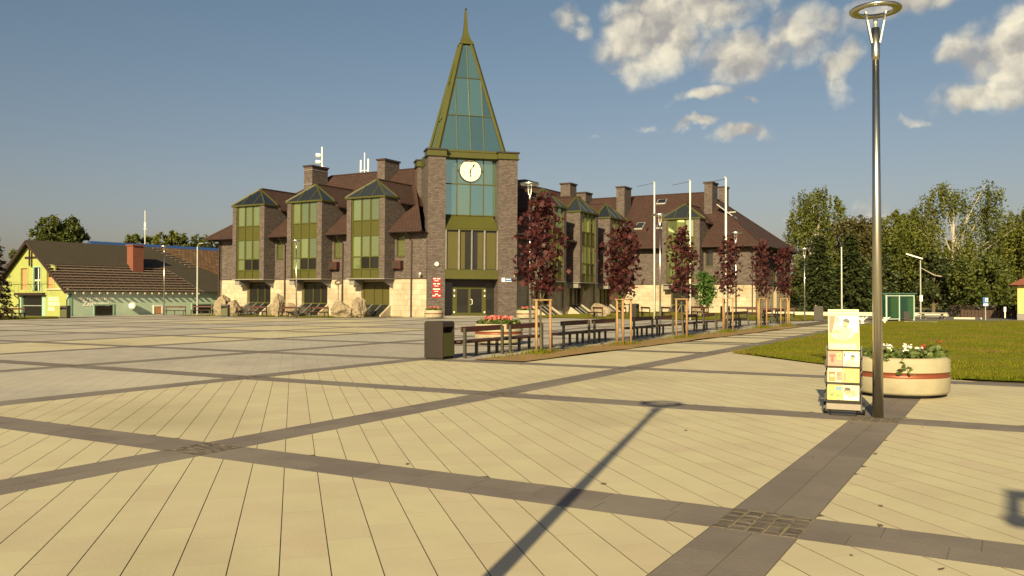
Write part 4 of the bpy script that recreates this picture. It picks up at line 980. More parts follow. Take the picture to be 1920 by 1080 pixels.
for x, y, rz, lab in ((-70.3, 54.6, R(90+25), 'low bench in front of the dark green basement door'), (-67.6, 55.6, R(90+20), 'bench left of the two pale boulders'), (-60.9, 53.6, R(90), 'bench under the first glazed bay, left one'), (-57.6, 53.4, R(90), 'bench under the first glazed bay, right one'),
                      (-53.0, 52.7, R(90), 'bench under the second glazed bay, left one'), (-49.6, 52.6, R(90), 'bench under the second glazed bay, right one beside the big boulder'),
                      (-28.0, 60.9, R(45), 'bench before the shaded right wing, left one'), (-26.6, 62.2, R(45), 'bench before the shaded right wing, next to the brown bin'), (-25.0, 63.4, R(40), 'bench right of the brown bin, left one'), (-23.6, 64.2, R(40), 'bench right of the brown bin, beside the left flagpole'),
                      (-21.6, 66.5, R(60), 'bench before the dark opening of the far wing'), (-17.6, 65.2, R(90), 'bench before the sunlit stone at the right of the far wing'), (-15.2, 60.6, R(90), 'bench behind the fifth maple'), (-13.9, 60.4, R(90), 'bench behind the last maple')):
    if fb0 is None: fb0 = make_bench('bench', lab, (x, y, 0), rz, FGp)
    else: dup(fb0, lab, (x, y, .03), rz)
dup(fb0, 'dark bench under the conifer at the left edge', (-70.6, 39.2, 0), R(110))['group'] = FGp
t = thing('picnic_table', 'low grey picnic table beyond the lawn near the green shelter', 'table', (-5.0, 70.0, 0), R(20))
b = MB(); b.box(-.9, .9, -.35, .35, .36, .42); b.build('table_top', M['corbel'], t)
for y in (-.62, .62): b = MB(); b.box(-.9, .9, y-.13, y+.13, .2, .25); b.build('bench_plank', M['corbel'], t)
for x in (-.65, .65): b = MB(); b.bar((x, -.62, 0), (x, .25, .36), .07); b.bar((x, .62, 0), (x, -.25, .36), .07); b.bar((x, -.6, .18), (x, .6, .18), .06); b.build('leg', M['corbel'], t)

# ------------------------------------------------------------------ bins
def make_bin(label, loc, rz=0, sc=1, group='litter bins'):
    t = thing('litter_bin', label, 'litter bin', loc, rz, group); t.scale = (sc, sc, sc)
    w, d, h = .30, .27, 1.01
    b = MB(); r = .06
    prof = [(-w, .04), (-w, h-r), (-w+r*.3, h-r*.3), (-w+r, h), (w-r, h), (w-r*.3, h-r*.3), (w, h-r), (w, .04)]
    # body with an open throw-in slot on the +x side
    b.prism([(x, -d, z) for x, z in prof], [(x, -d+.02, z) for x, z in prof]); b.prism([(x, d-.02, z) for x, z in prof], [(x, d, z) for x, z in prof])
    q = prof
    for (x0, z0), (x1, z1) in zip(q, q[1:-1]): b.face([(x0, -d+.02, z0), (x0, d-.02, z0), (x1, d-.02, z1), (x1, -d+.02, z1)])
    b.face([(w, -d+.02, h-r), (w, d-.02, h-r), (w, d-.02, .86), (w, -d+.02, .86)]); b.build('body', M['bin'], t)
    b = MB(); b.box(w-.03, w-.004, -d+.022, d-.022, .08, .70); b.build('door', M['bin_panel'], t)
    b = MB(); b.box(w-.22, w-.20, -d+.022, d-.022, .08, .93); b.build('inner_lining', M['black'], t)
    b = MB(); b.box(-w+.03, w-.03, -d+.03, d-.03, 0, .04); b.build('plinth', M['black'], t)
    return t
bn = make_bin('dark brown litter bin standing at the left end of the bench row', (-13.15, 18.5, 0))
dup(bn, 'green-sided litter bin between two pale boulders', (-58.98, 50.9, 0), R(-60), 1.05)
dup(bn, 'brown litter bin between benches before the shaded right wing', (-25.85, 63.0, .02), 0, 1.1)
dup(bn, 'litter bin behind the fourth maple near the far wing', (-17.3, 58.9, 0), R(-60), 1.0)
dup(bn, 'black litter bin with white sticker by the yellow house', (-66.3, 40.9, 0), R(-60), 1.02)
st = MB(); st.box(-.1, .1, -.278, -.271, .78, .93); 
so = st.build('sticker', M['white'], [o for o in COL.objects if o.get('label') == 'black litter bin with white sticker by the yellow house'][0])
so.location = (0, 0, 0)
dup(bn, 'grey bin on the lane left of the brochure stand', (-11.3, 60.4, 0), R(10), 1.0)
t = thing('lane_sign', 'small dark board on a post at the far edge of the lawn', 'sign', (-5.4, 57.9, 0))
b = MB(); b.box(-.04, .0, -.03, .03, 0, .62); b.build('post', M['olive'], t); b = MB(); b.box(-.34, .02, -.05, -.03, .18, .72); b.build('board', M['bin'], t)

# ------------------------------------------------------------------ planters
def planter_mesh(t, s=1.0, seg=56):
    b = MB(); b.smooth = True
    b.lathe([(.60, .055), (.715, .06), (.742, .10), (.757, .33)], seg, close=False); b.lathe([(.757, .42), (.748, .56), (.73, .625), (.70, .65), (.655, .65), (.64, .60), (.0, .55)], seg, close=False); b.build('bowl', M['planter'], t)
    b = MB(); b.smooth = True; b.lathe([(.757, .33), (.738, .34), (.738, .41), (.757, .42)], seg, close=False); b.build('band', M['copper'], t)
    b = MB(); b.lathe([(.50, -.01), (.50, .06)], 30); b.build('foot', M['corbel'], t)
    b = MB(); b.lathe([(.645, .585), (.645, .60)], 30); b.build('compost', M['potsoil'], t)
def leafpoly(kind):
    if kind == 'maple': return [(0, -.5), (.12, -.16), (.46, -.22), (.30, .02), (.5, .22), (.2, .2), (0, .52), (-.2, .2), (-.5, .22), (-.30, .02), (-.46, -.22), (-.12, -.16)]
    if kind == 'round': return [(.5*math.cos(a), .5*math.sin(a)) for a in (0, 1.05, 2.1, 3.14, 4.19, 5.24)]
    return [(0, -.5), (.28, 0), (0, .5), (-.28, 0)]
def leaves(b, pts, size, kind='leaf', up=.5, szj=.35):
    pol = leafpoly(kind)
    for p in pts:
        nrm = Vector((random.gauss(0, 1), random.gauss(0, 1), random.gauss(0, 1)+up)).normalized(); x = nrm.orthogonal().normalized(); x.rotate(Matrix.Rotation(random.uniform(0, 6.28), 3, nrm)) ; y = nrm.cross(x)
        s = size*random.uniform(1-szj, 1+szj); p = Vector(p); i0 = len(b.v)
        for a, c in pol: b.v.append(tuple(p+x*a*s+y*c*s))
        b.f.append(list(range(i0, i0+len(pol)))); b.mi.append(0); b.sm.append(False)
def make_planter(label, loc, group, s=1.0):
    t = thing('planter', label, 'planter', loc, 0, group); planter_mesh(t); t.scale = (s, s, s); return t
PG = 'round concrete planters'
p0 = make_planter('large cream planter with copper band behind the tall lamp', (-1.60, 15.52, 0), PG)
dup(p0, 'cream planter with pink flowers behind the first two benches', (-15.45, 25.3, 0), 0, 1.12)
dup(p0, 'cream planter at the foot of the left tower pier', (-39.35, 54.6, 0), 0, 1.0)
dup(p0, 'cream planter right of the tower beside the grey stone wall', (-31.95, 56.4, 0), 0, 1.02)
def flower_plant(label, loc, rad, h, nl, petals, cat='flower', group=None, droop=0, lsize=.085, npet=3):
    t = thing('geranium', label, cat, loc, random.uniform(0, 6), group); b = MB(); pts = []
    for _ in range(nl):
        a = random.uniform(0, 6.28); r = rad*random.random()**.6; pts.append((r*math.cos(a), r*math.sin(a), h*random.uniform(.15, .95)*(1-.4*(r/rad)**2)-droop*(r/rad)*h))
    leaves(b, pts, lsize, 'round', 1.0); b.build('foliage', M['leaf_pot'], t)
    b = MB()
    for p in pts[:14]: b.tube([(0, 0, -.02), (p[0]*.6, p[1]*.6, p[2]*.6), p], .004, 4, False)
    b.build('stems', M['leaf_pot'], t)
    for _ in range(npet if petals != 'petal_red' else 1):
        if petals is None: break
        a = random.uniform(0, 6.28); r = rad*random.random()**.5*.8; c = Vector((r*math.cos(a), r*math.sin(a), h*random.uniform(.95, 1.15)))
        b = MB(); leaves(b, [c+Vector((random.gauss(0, .026), random.gauss(0, .026), random.gauss(0, .018))) for _ in range(11 if petals != 'petal_red' else 8)], .036, 'round', 1.2); b.build('blossom', M[petals], t)
    return t
NP = 'flowers in the large planter'
k = 0
names = [('white geranium', 'petal_white'), ('leafy green plant', None), ('red geranium', 'petal_red'), ('white geranium', 'petal_white'), ('pale-leaved plant', None), ('white geranium', 'petal_white'), ('red geranium', 'petal_red'), ('leafy green plant', None), ('white geranium', 'petal_white')]
for (nm, pt), (a, r) in zip(names, ((250, .2), (205, .48), (330, .42), (290, .45), (250, .52), (30, .15), (5, .5), (120, .45), (170, .35))):
    lab = {250: 'white geranium at the front middle' if pt else 'pale-leaved plant at the front rim', 205: 'leafy plant at the left rim near the lamp post', 330: 'red geranium at the right front', 290: 'white geranium just right of the lamp post', 30: 'white geranium in the centre', 5: 'tall red geranium at the right rim', 120: 'leafy plant at the back', 170: 'white geranium at the back left'}[a]
    flower_plant(lab + ' of the large planter', (-1.60+r*math.cos(R(a)), 15.52+r*math.sin(R(a)), .59), .24, .20 if a != 5 else .27, 260, pt, 'flower', NP, .1, .062)
flower_plant('trailing plant hanging over the front rim of the large planter', (-1.48, 14.86, .60), .16, .16, 60, None, 'flower', NP, 1.5, .08)
for cx, cy, s, lab, n in ((-15.45, 25.3, 1.12, 'pink geraniums filling the planter behind the benches', 190), (-39.35, 54.6, 1.0, 'pink geraniums in the planter at the left tower pier', 90), (-31.95, 56.4, 1.02, 'pink geraniums in the planter right of the tower', 90)):
    t = thing('geranium', lab, 'flower', (cx, cy, .6*s), 0, 'geraniums in the small planters'); b = MB(); pts = []
    for _ in range(n*4): a = random.uniform(0, 6.28); r = .66*s*random.random()**.5; pts.append((r*math.cos(a), r*math.sin(a), random.uniform(.0, .22)*(1.1-.6*r)))
    leaves(b, pts, .12, 'round', 1); b.build('foliage', M['leaf_pot'], t)
    b = MB(); pts = []
    for _ in range(n): a = random.uniform(0, 6.28); r = .45*s*random.random()**.5; pts.append((r*math.cos(a), r*math.sin(a), random.uniform(.16, .32)))
    leaves(b, pts, .09, 'round', 1); b.build('blossom', M['petal_pink'], t)

# ------------------------------------------------------------------ maples with stakes
def make_maple(label, loc, h, w, seed, nl=560, lo=1.75):
    random.seed(seed); t = thing('maple_tree', label, 'tree', loc, 0, 'young purple maples in a row')
    b = MB(); path = [(0, 0, -.05)]; x = y = 0
    for k in range(1, 7): x += random.uniform(-.05, .05); y += random.uniform(-.05, .05); path.append((x, y, h*.93*k/6))
    b.tube(path, [.035, .032, .028, .024, .018, .012, .005], 7)
    lobes = []
    for k in range(17):
        z = lo+(h-lo)*(k+.6)/17.5; a = k*2.4+random.uniform(-.5, .5); f = (z-lo)/(h-lo); env = w*(.62+.55*math.sin(min(1, f*1.25+.12)*math.pi*.82))*(1.0 if f < .75 else 1-(f-.75)*2.6)
        r = env*random.uniform(.28, .62); i = min(6, int(f*4)+2); bx, by, bz = path[i]; tip = (bx+r*math.cos(a), by+r*math.sin(a), z+.12)
        b.tube([(bx*.9, by*.9, max(z-.38, lo*.8)), ((bx+tip[0])/2, (by+tip[1])/2, z-.14), tip], [.013, .01, .004], 5, False); lobes.append((tip, env))
    b.build('trunk', M['bark'], t)
    b = MB(); pts = []
    for _ in range(nl):
        tip, env = random.choice(lobes); s = .115+.12*env
        pts.append((tip[0]*.9+random.gauss(0, s*.88), tip[1]*.9+random.gauss(0, s*.88), tip[2]-.05+random.gauss(0, s*.85)))
    leaves(b, pts, .165, 'maple', .35); b.build('crown', M['leaf_purple'], t); random.seed(seed+99); return t
MT = [(-11.72, 21.55, 4.48, .85, 21, 1150, 'nearest purple maple, in front of the right tower edge', 'nearest maple'), (-11.35, 26.75, 3.95, .82, 32, 980, 'second purple maple, wide and leaning right', 'second maple'), (-11.2, 32.4, 4.25, .62, 43, 760, 'third purple maple, before the middle flagpole', 'third maple'),
      (-11.35, 38.9, 4.35, .62, 54, 700, 'fourth purple maple, before the right flagpole', 'fourth maple'), (-11.15, 44.4, 4.35, .60, 65, 660, 'fifth purple maple, at the corner of the far wing', 'fifth maple'), (-10.8, 48.4, 4.35, .66, 76, 660, 'farthest purple maple, at the right end of the row', 'last maple')]
def make_stakes(label, loc, rz):
    t = thing('tree_support', label, 'tree stakes', loc, rz, 'stakes around the maples'); P_ = [(.27*math.cos(a), .27*math.sin(a)) for a in (R(10), R(130), R(250))]
    for x, y in P_: b = MB(); b.smooth = True; b.tube([(x, y, -.05), (x, y, 1.52)], .036, 10); b.build('post', M['wood'], t)
    for i in range(3): (x, y), (s, q) = P_[i], P_[(i+1) % 3]; d = Vector((s-x, q-y, 0)).normalized()*.06; b = MB(); b.bar((x-d.x, y-d.y, 1.545), (s+d.x, q+d.y, 1.545), .075, .04); b.build('rail', M['wood'], t)
    b = MB(); b.tube([(P_[0][0], P_[0][1], 1.38), (0, .03, 1.36), (P_[1][0], P_[1][1], 1.38)], .012, 5); b.build('tie', M['black'], t)
    return t
sk = None
for x, y, h, w, sd_, n, lab, short in MT:
    make_maple(lab, (x, y, .02), h, w, sd_, n)
    l2 = 'pine stakes around the ' + short
    if sk is None: sk = make_stakes(l2, (x, y, .02), R(20))
    else: dup(sk, l2, (x, y, .02), R(random.uniform(0, 120)))
random.seed(5); pts = []
for x, y, *_ in MT:
    for _ in range(420): a = random.uniform(0, 6.28); r = random.gauss(0, .26); pts.append((x+r*math.cos(a), y+r*math.sin(a)*1.6, .03))
for _ in range(350): y = random.uniform(18.7, 48); pts.append((-12.1+.03*(y-18.6)+abs(random.gauss(0, .35)), y, .03))
blades('strip_grass', pts, .05, .17, .014, M['lawn_blade'])

# ------------------------------------------------------------------ brochure stand
t = thing('brochure_stand', 'wheeled brochure stand with a poster and three racks of magazines', 'display stand', (-2.0, 12.42, 0), R(5))
def q4(b, x0, x1, z0, z1, y=0.0, d=.003, lean=0.0):
    f = lambda z: y+lean*(z)
    b.prism([(x0, f(z0)-d, z0), (x1, f(z0)-d, z0), (x1, f(z1)-d, z1), (x0, f(z1)-d, z1)], [(x0, f(z0), z0), (x1, f(z0), z0), (x1, f(z1), z1), (x0, f(z1), z1)])
LE = .16
b = MB()
for x in (-.225, .225): b.bar((x, .02, .05), (x, .02+LE*.95, .95), .022); 
b.bar((-.225, .02, .06), (.225, .02, .06), .022); b.bar((-.225, .15, .9), (.225, .15, .9), .022); b.bar((-.16, .22, .03), (-.16, .02, .10), .02); b.bar((.16, .22, .03), (.16, .02, .10), .02)
b.bar((-.16, -.05, .02), (.16, -.05, .02), .018); b.bar((-.16, -.05, .02), (-.19, .02, .09), .018); b.bar((.16, -.05, .02), (.19, .02, .09), .018)
b.build('frame', M['black'], t)
for x in (-.25, .25): b = MB(); b.tube([(x-.018, .13, .085), (x+.018, .13, .085)], .085, 16); b.build('wheel', M['black'], t)
b = MB(); b.box(-.22, .22, -.03, .12, .08, .19); b.build('base_box', M['poster_grey'], t)
# poster board leaning back
pb = MB(); pb.prism([(-.20, LE*.9-.02, .90), (.205, LE*.9-.02, .90), (.19, LE*1.46-.02, 1.46), (-.215, LE*1.46-.02, 1.46)], [(-.20, LE*.9+.012, .90), (.205, LE*.9+.012, .90), (.19, LE*1.46+.012, 1.46), (-.215, LE*1.46+.012, 1.46)])
poster = pb.build('poster_board', M['poster_cream'], t)
LAY = [0]
def flat(parent, mname, polys, base, nm='print'):
    """flat print: polygons in (x, z) on the leaning plane"""
    LAY[0] += 1; o = .0012*LAY[0]; few = len(polys) <= 4; b = MB()
    for p in polys:
        b.face([(x, base+LE*z-o, z) for x, z in p])
        if few: b.build(nm, M[mname], parent); b = MB()
    if not few: b.build(nm, M[mname], parent, kind='stuff')
def ell(cx, cz, rx, rz, n=16, a0=0, a1=6.2832): return [(cx+rx*math.cos(a0+(a1-a0)*k/n), cz+rz*math.sin(a0+(a1-a0)*k/n)) for k in range(n+(a1-a0 < 6.28))]
def rc(x0, x1, z0, z1): return [(x0, z0), (x1, z0), (x1, z1), (x0, z1)]
B_ = -.021; LAY[0] = 0
flat(poster, 'poster_yellow', [rc(-.197, .197, .92, 1.14)], B_); flat(poster, 'poster_sky', [rc(-.06, .185, 1.22, 1.37), rc(-.10, .185, 1.14, 1.22)], B_)
flat(poster, 'poster_cream', [ell(-.02, 1.13, .16, .10), rc(-.197, .16, .91, .985)], B_)
flat(poster, 'poster_brown', [[(-.195, 1.13), (-.155, 1.13), (-.11, 1.37), (-.198, 1.37)], rc(-.10, -.075, 1.33, 1.345)], B_)
flat(poster, 'poster_shirt', [[(-.07, 1.055), (.06, 1.055), (.08, 1.16), (.05, 1.20), (-.04, 1.20), (-.085, 1.13)]], B_)
flat(poster, 'poster_skin', [ell(.02, 1.262, .036, .052), [(-.16, 1.125), (-.05, 1.13), (-.05, 1.17), (-.12, 1.18)], [(.0, 1.19), (.03, 1.19), (.03, 1.23), (.0, 1.23)]], B_)
flat(poster, 'poster_hair', [ell(.027, 1.285, .045, .046, 12, -.35, 2.9)], B_)
flat(poster, 'poster_grey', [rc(-.075, .07, 1.05, 1.055), ell(-.108, 1.32, .02, .035), rc(.112, .142, .985, 1.012)], B_)
flat(poster, 'poster_cream', [rc(.118, .136, .991, 1.006)], B_)
flat(poster, 'poster_orange', [rc(-.18+.012*k, -.18+.012*k+.009, z, z+.008) for z in (1.388, 1.432) for k in range(29) if (k*7) % 5] , B_)
# three racks
rack_cols = [('poster_pink', 'poster_cream'), ('poster_cream', 'poster_yellow'), ('poster_yellow', 'poster_cream')]
for r, z0 in enumerate((.665, .445, .205)):
    yb = LE*z0-.07-.01*r
    b = MB(); b.bar((-.235, yb-.03, z0), (.235, yb-.03, z0), .022); b.bar((-.235, yb+.06, z0), (.235, yb+.06, z0), .02); b.box(-.235, .235, yb-.03, yb+.06, z0-.006, z0+.006)
    for x in (-.235, .235): b.bar((x, yb-.03, z0), (x, yb-.02, z0+.10), .016); b.bar((x, yb-.02, z0+.10), (x, yb+.07, z0+.14), .014)
    rk = b.build('rack', M['black'], t)
    for c, (x0, x1) in enumerate(((-.205, -.012), (-.006, .205))):
        b = MB(); f = lambda z: yb-.012+LE*(z-z0)
        b.prism([(x0, f(z0+.012), z0+.012), (x1, f(z0+.012), z0+.012), (x1, f(z0+.215), z0+.215), (x0, f(z0+.215), z0+.215)], [(x0, f(z0+.012)+.02, z0+.012), (x1, f(z0+.012)+.02, z0+.012), (x1, f(z0+.215)+.02, z0+.215), (x0, f(z0+.215)+.02, z0+.215)])
        mg = b.build('magazine', M[rack_cols[r][c]], rk); base = yb-.0125-LE*z0; LAY[0] = 0; zz0 = z0
        if (r, c) == (0, 0):
            flat(mg, 'poster_pink', [rc(x0+.01, x0+.11, zz0+.02, zz0+.17)], base); flat(mg, 'poster_red', [rc(x0+.02, x0+.10, zz0+.135, zz0+.17), ell(x0+.06, zz0+.10, .022, .04)], base); flat(mg, 'poster_yellow', [rc(x0+.12, x1-.01, zz0+.10, zz0+.19)], base); flat(mg, 'poster_orange', [ell(x0+.15, zz0+.15, .02, .016)], base)
        elif (r, c) == (0, 1):
            flat(mg, 'poster_sky', [rc(x0+.01, x1-.01, zz0+.08, zz0+.19)], base); flat(mg, 'poster_skin', [ell(x0+.12, zz0+.125, .026, .034)], base); flat(mg, 'poster_hair', [ell(x0+.124, zz0+.14, .03, .03, 10, -.3, 2.9), rc(x0+.012, x0+.028, zz0+.15, zz0+.19)], base); flat(mg, 'poster_shirt', [ell(x0+.09, zz0+.06, .06, .04)], base); flat(mg, 'poster_blue', [rc(x0+.03, x0+.06, zz0+.02, zz0+.045)], base)
        elif (r, c) == (1, 0):
            flat(mg, 'poster_orange', [rc(x0+.012, x0+.10, zz0+.02, zz0+.15)], base); flat(mg, 'poster_red', [rc(x0+.012, x0+.10, zz0+.135, zz0+.155)], base); flat(mg, 'poster_cream', [ell(x0+.06, zz0+.10, .03, .016)], base); flat(mg, 'poster_pink', [rc(x0+.115, x1-.004, zz0+.04, zz0+.16)], base)
            flat(mg, 'poster_brown', [ell(x0+.14, zz0+.12, .022, .025)], base); flat(mg, 'poster_grey', [rc(x0+.01, x0+.05, zz0+.18, zz0+.19)], base)
        elif (r, c) == (1, 1):
            flat(mg, 'poster_pink', [rc(x0+.01, x0+.04, zz0+.03, zz0+.15)], base); flat(mg, 'poster_green', [ell(x0+.115, zz0+.05, .022, .032)], base); flat(mg, 'poster_cream', [ell(x0+.115, zz0+.05, .013, .022)], base); flat(mg, 'poster_skin', [[(x0+.12, zz0+.08), (x0+.15, zz0+.08), (x0+.145, zz0+.14), (x0+.135, zz0+.14)]], base)
        elif (r, c) == (2, 0):
            flat(mg, 'poster_green', [ell(x0+.06, zz0+.10, .03, .045), rc(x0+.11, x0+.17, zz0+.055, zz0+.08)], base); flat(mg, 'poster_skin', [ell(x0+.06, zz0+.12, .018, .03)], base); flat(mg, 'poster_blue', [rc(x0+.105, x1-.005, zz0+.14, zz0+.2), rc(x0+.14, x0+.16, zz0+.012, zz0+.045)], base)
        else:
            flat(mg, 'poster_sky', [rc(x0+.005, x1-.005, zz0+.02, zz0+.07)], base); flat(mg, 'poster_brown', [ell(x0+.06, zz0+.145, .045, .045)], base); flat(mg, 'poster_skin', [ell(x0+.06, zz0+.13, .028, .04), ell(x0+.135, zz0+.11, .035, .045)], base); flat(mg, 'poster_shirt', [ell(x0+.10, zz0+.07, .03, .03)], base); flat(mg, 'poster_hair', [ell(x0+.064, zz0+.165, .038, .022)], base)

# floodlight frame on a post behind the viewer's right: only its soft shadow reaches the picture
t = thing('floodlight_post', 'steel post with a square frame behind the viewer, seen only as a soft shadow', 'post', (3.25, -1.05, 0))
b = MB(); b.tube([(0, 0, 0), (0, 0, 4.45)], .05, 8); b.build('post', M['dark_frame'], t)
b = MB(); b.bar((-1.02, 0, 4.42), (.5, 0, 4.42), .12); b.bar((-1.27, 0, 3.95), (.5, 0, 3.95), .12); b.bar((-1.22, 0, 3.95), (-.98, 0, 4.42), .10); b.build('square_frame', M['dark_frame'], t)

# ------------------------------------------------------------------ boulders
def boulder(label, loc, r, rz, seed):
    bm = bmesh.new(); bmesh.ops.create_icosphere(bm, subdivisions=5, radius=1); rg = random.Random(seed); ph = [Vector((rg.uniform(-1, 1), rg.uniform(-1, 1), rg.uniform(-1, 1))).normalized() for _ in range(13)]
    cut = [rg.uniform(.62, .95) for _ in ph]
    from mathutils import noise
    for v in bm.verts:
        c = v.co.copy()
        for p, k in zip(ph, cut):
            d = c.dot(p)
            if d > k: c -= p*(d-k)*.97
        c *= 1+.17*noise.fractal(c*1.9+Vector((seed, 0, 0)), .8, 2.1, 6)+.10*abs(noise.noise(c*4.5+Vector((0, seed, 0))))
        v.co = Vector((c.x*r[0]*.9, c.y*r[1]*.9, (c.z*r[2]+r[2]*.72)*.92))
    me = bpy.data.meshes.new('boulder'); bm.to_mesh(me); bm.free(); me.materials.append(M['rock']); o = link_obj('boulder', me); o.location = loc; o.rotation_euler = (0, 0, rz)
    return tag(o, label, 'boulder', 'boulders before the town hall')
boulder('rounded pale boulder at the left corner of the town hall', (-62.9, 54.0, -.1), (1.05, .8, 1.25), .3, 3); boulder('pointed boulder behind the green-sided bin', (-60.6, 53.2, -.1), (.75, .65, 1.0), 1.0, 8)
boulder('tall upright boulder left of the lamp under the first bay', (-55.75, 53.9, -.1), (.72, .7, 1.35), .2, 14); boulder('low brown boulder right of the lamp under the first bay', (-54.3, 53.9, -.15), (.62, .6, .85), 1.3, 21)
boulder('broad jagged boulder under the third bay', (-47.7, 53.2, -.1), (1.15, .8, .95), .1, 30); boulder('upright boulder at the right of the broad jagged one', (-46.4, 53.9, -.1), (.75, .7, 1.15), .9, 41)
boulder('pinkish boulder beside the small green tree', (-24.3, 73.3, -.1), (1.0, .8, 1.1), .5, 52)
boulder('low boulder before the shaded right wing', (-30.3, 66.5, -.1), (1.0, .7, .8), .5, 57)
# white branching stands on the lane
for x, y, lab in ((-7.95, 56.43, 'white branching stand just left of the tall lamp'), (-6.62, 56.0, 'white branching stand just right of the tall lamp')):
    t = thing('white_stand', lab, 'plant stand', (x, y, 0), 0, 'white branching stands'); b = MB(); b.tube([(0, 0, 0), (0, 0, .38)], .045, 7); b.build('stem', M['white'], t)
    for a in range(6):
        c, s = math.cos(a*1.05+.4), math.sin(a*1.05+.4); b = MB(); b.tube([(0, 0, .08), (.14*c, .14*s, .24), (.24*c, .24*s, .36), (.34*c, .34*s, .40)], [.03, .028, .024, .015], 6); b.build('arm', M['white'], t)
    b = MB(); b.lathe([(.13, 0), (.10, .03), (.03, .06)], 10); b.build('foot', M['white'], t)

random.seed(77); lf = None
for _ in range(14):
    y = random.uniform(5, 14); x = random.uniform(-7.5, 1.2)-(y-5)*.25
    if lf is None:
        b = MB(); b.face([(0, -.03, .004), (.018, 0, .012), (0, .035, .006), (-.018, 0, .003)]); lf = b.build('dry_leaf', M['bark']); lf.location = (x, y, .002); tag(lf, 'small dry leaf lying on the cream slabs', 'leaf', 'dry leaves on the slabs')
    else: c = lf.copy(); COL.objects.link(c); c.location = (x, y, .002); c.rotation_euler = (0, 0, random.uniform(0, 6)); s_ = random.uniform(.6, 1.3); c.scale = (s_, s_, s_)
# ------------------------------------------------------------------ yellow and green house on the left
HX, HY, HZ = -73.6, 45.7, -.05
house = thing('yellow_house', 'low house with yellow gable, pale green side wall and half-stripped dark roof', 'house', (HX, HY, HZ))
# local: x to the left is negative, y into depth; gable on y=0, green wall on x=0
DX = -11.9; XR = DX/2; EV, RZ_ = 2.5, 7.0; LEN = 22.5; SL = (RZ_-EV)/(-XR)
b = MB(); b.box(-.3, 0, .3, LEN, -.6, EV); b.build('green_wall', M['green_wall'], house)
b = MB(); b.box(DX, DX+.3, .3, LEN, -.6, EV); b.build('back_wall', M['green_wall'], house)
# gable with openings cut as pieces
def gable_wall():
    b = MB(); holes = [(-7.55, -4.05, -.6, 1.95), (-7.6, -6.5, 2.5, 4.55), (-5.5, -4.35, 2.35, 4.6), (-3.35, -2.2, 2.55, 4.5)]
    xs = sorted({DX, 0, *[h[0] for h in holes], *[h[1] for h in holes], XR}); top = lambda x: EV+SL*(-x if x > XR else x-DX)
    for a, c in zip(xs, xs[1:]):
        z = -.6; hs = sorted([h for h in holes if h[0] <= a+1e-6 and h[1] >= c-1e-6], key=lambda h: h[2])
        for h in hs:
            if h[2] > z: b.box(a, c, 0, .3, z, h[2])
            z = h[3]
        if min(top(a), top(c)) > z: b.prism([(a, 0, z), (c, 0, z), (c, 0, top(c)), (a, 0, top(a))], [(a, .3, z), (c, .3, z), (c, .3, top(c)), (a, .3, top(a))])
        else: b.prism([(a, 0, z), (c, 0, z), (a if top(a) > top(c) else c, 0, max(top(a), top(c)))], [(a, .3, z), (c, .3, z), (a if top(a) > top(c) else c, .3, max(top(a), top(c)))])
    return b
gable_wall().build('gable_wall', M['yellow_wall'], house)
b = MB(); b.box(-.25, .03, -.04, 0, -.6, EV); b.box(0, .04, 0, .30, -.6, EV); b.build('corner_trim', M['mint'], house)
b = MB(); b.box(-8.2, -3.3, -.10, -.002, 2.0, 2.14); b.box(-3.3, .05, -.16, -.002, EV-.03, EV+.07); b.build('ledge', M['kerb'], house)
b = MB(); b.box(-8.0, -3.4, -.45, -.10, 1.98, 2.2); b.build('awning', M['brown_metal'], house)
# big entrance opening
b = MB(); b.box(-7.55, -4.05, .18, .24, -.5, 1.95); en = b.build('entrance', M['glass_dark'], house)
b = MB(); b.box(-7.75, -7.5, -.03, .2, -.5, 2.0); b.box(-4.1, -3.5, -.03, .2, -.5, 2.0); b.build('frame', M['mint'], en); b = MB(); b.box(-7.45, -4.15, .12, .18, .95, 1.03); b.build('rail', M['galv'], en)
for k, (a, c, z0, z1, m) in enumerate(((-7.6, -6.5, 2.5, 4.55, 'salmon'), (-5.5, -4.35, 2.35, 4.6, 'glass_dark'), (-3.35, -2.2, 2.55, 4.5, 'salmon'))):
    b = MB(); b.box(a, c, .14, .2, z0, z1); w = b.build('window', M[m], house)
    b = MB(); 
    for q in ((a-.12, a+.02, z0, z1+.1), (c-.02, c+.10, z0, z1+.1), (a+.02, c-.02, z1-.02, z1+.1)): b.box(q[0], q[1], -.04, .1, q[2], q[3])
    b.build('frame', M['yellow_wall'] if k != 1 else M['mint'], w)
    if k == 2: b = MB(); b.box(a+.1, a+.7, .11, .138, z1-.85, z1-.03); b.build('pane', M['glass_dark'], w)
    if k == 1: b = MB(); b.box(a+.55, a+.64, .1, .138, z0, z1); b.box(a+.02, c-.02, .1, .138, z0+1.0, z0+1.08); b.build('mullion', M['white'], w)
b = MB(); b.tube([(-9.2, -.5, 3.25), (-2.6, -.5, 3.25)], .03, 5)
for x in (-9.2, -7.9, -6.0, -4.0, -2.6): b.tube([(x, -.5, 3.25), (x, -.45, 2.2)], .02, 5)
for x in (-6.0, -4.0): b.tube([(x, -.48, 3.2), (x+.9*(1 if x < -5 else -1), -.48, 2.25)], .02, 5)
b.build('balcony_rail', M['yellow_wall'], house)
# timber truss in the gable top
b = MB(); b.box(XR-.95, XR+.95, -.06, -.002, 5.42, 5.62); b.bar((XR-.16, -.08, 4.75), (XR-.16, -.08, 6.85), .10, .08); b.bar((XR+.22, -.08, 4.6), (XR+.22, -.08, 6.7), .10, .08); b.build('gable_truss', M['brown_metal'], house)
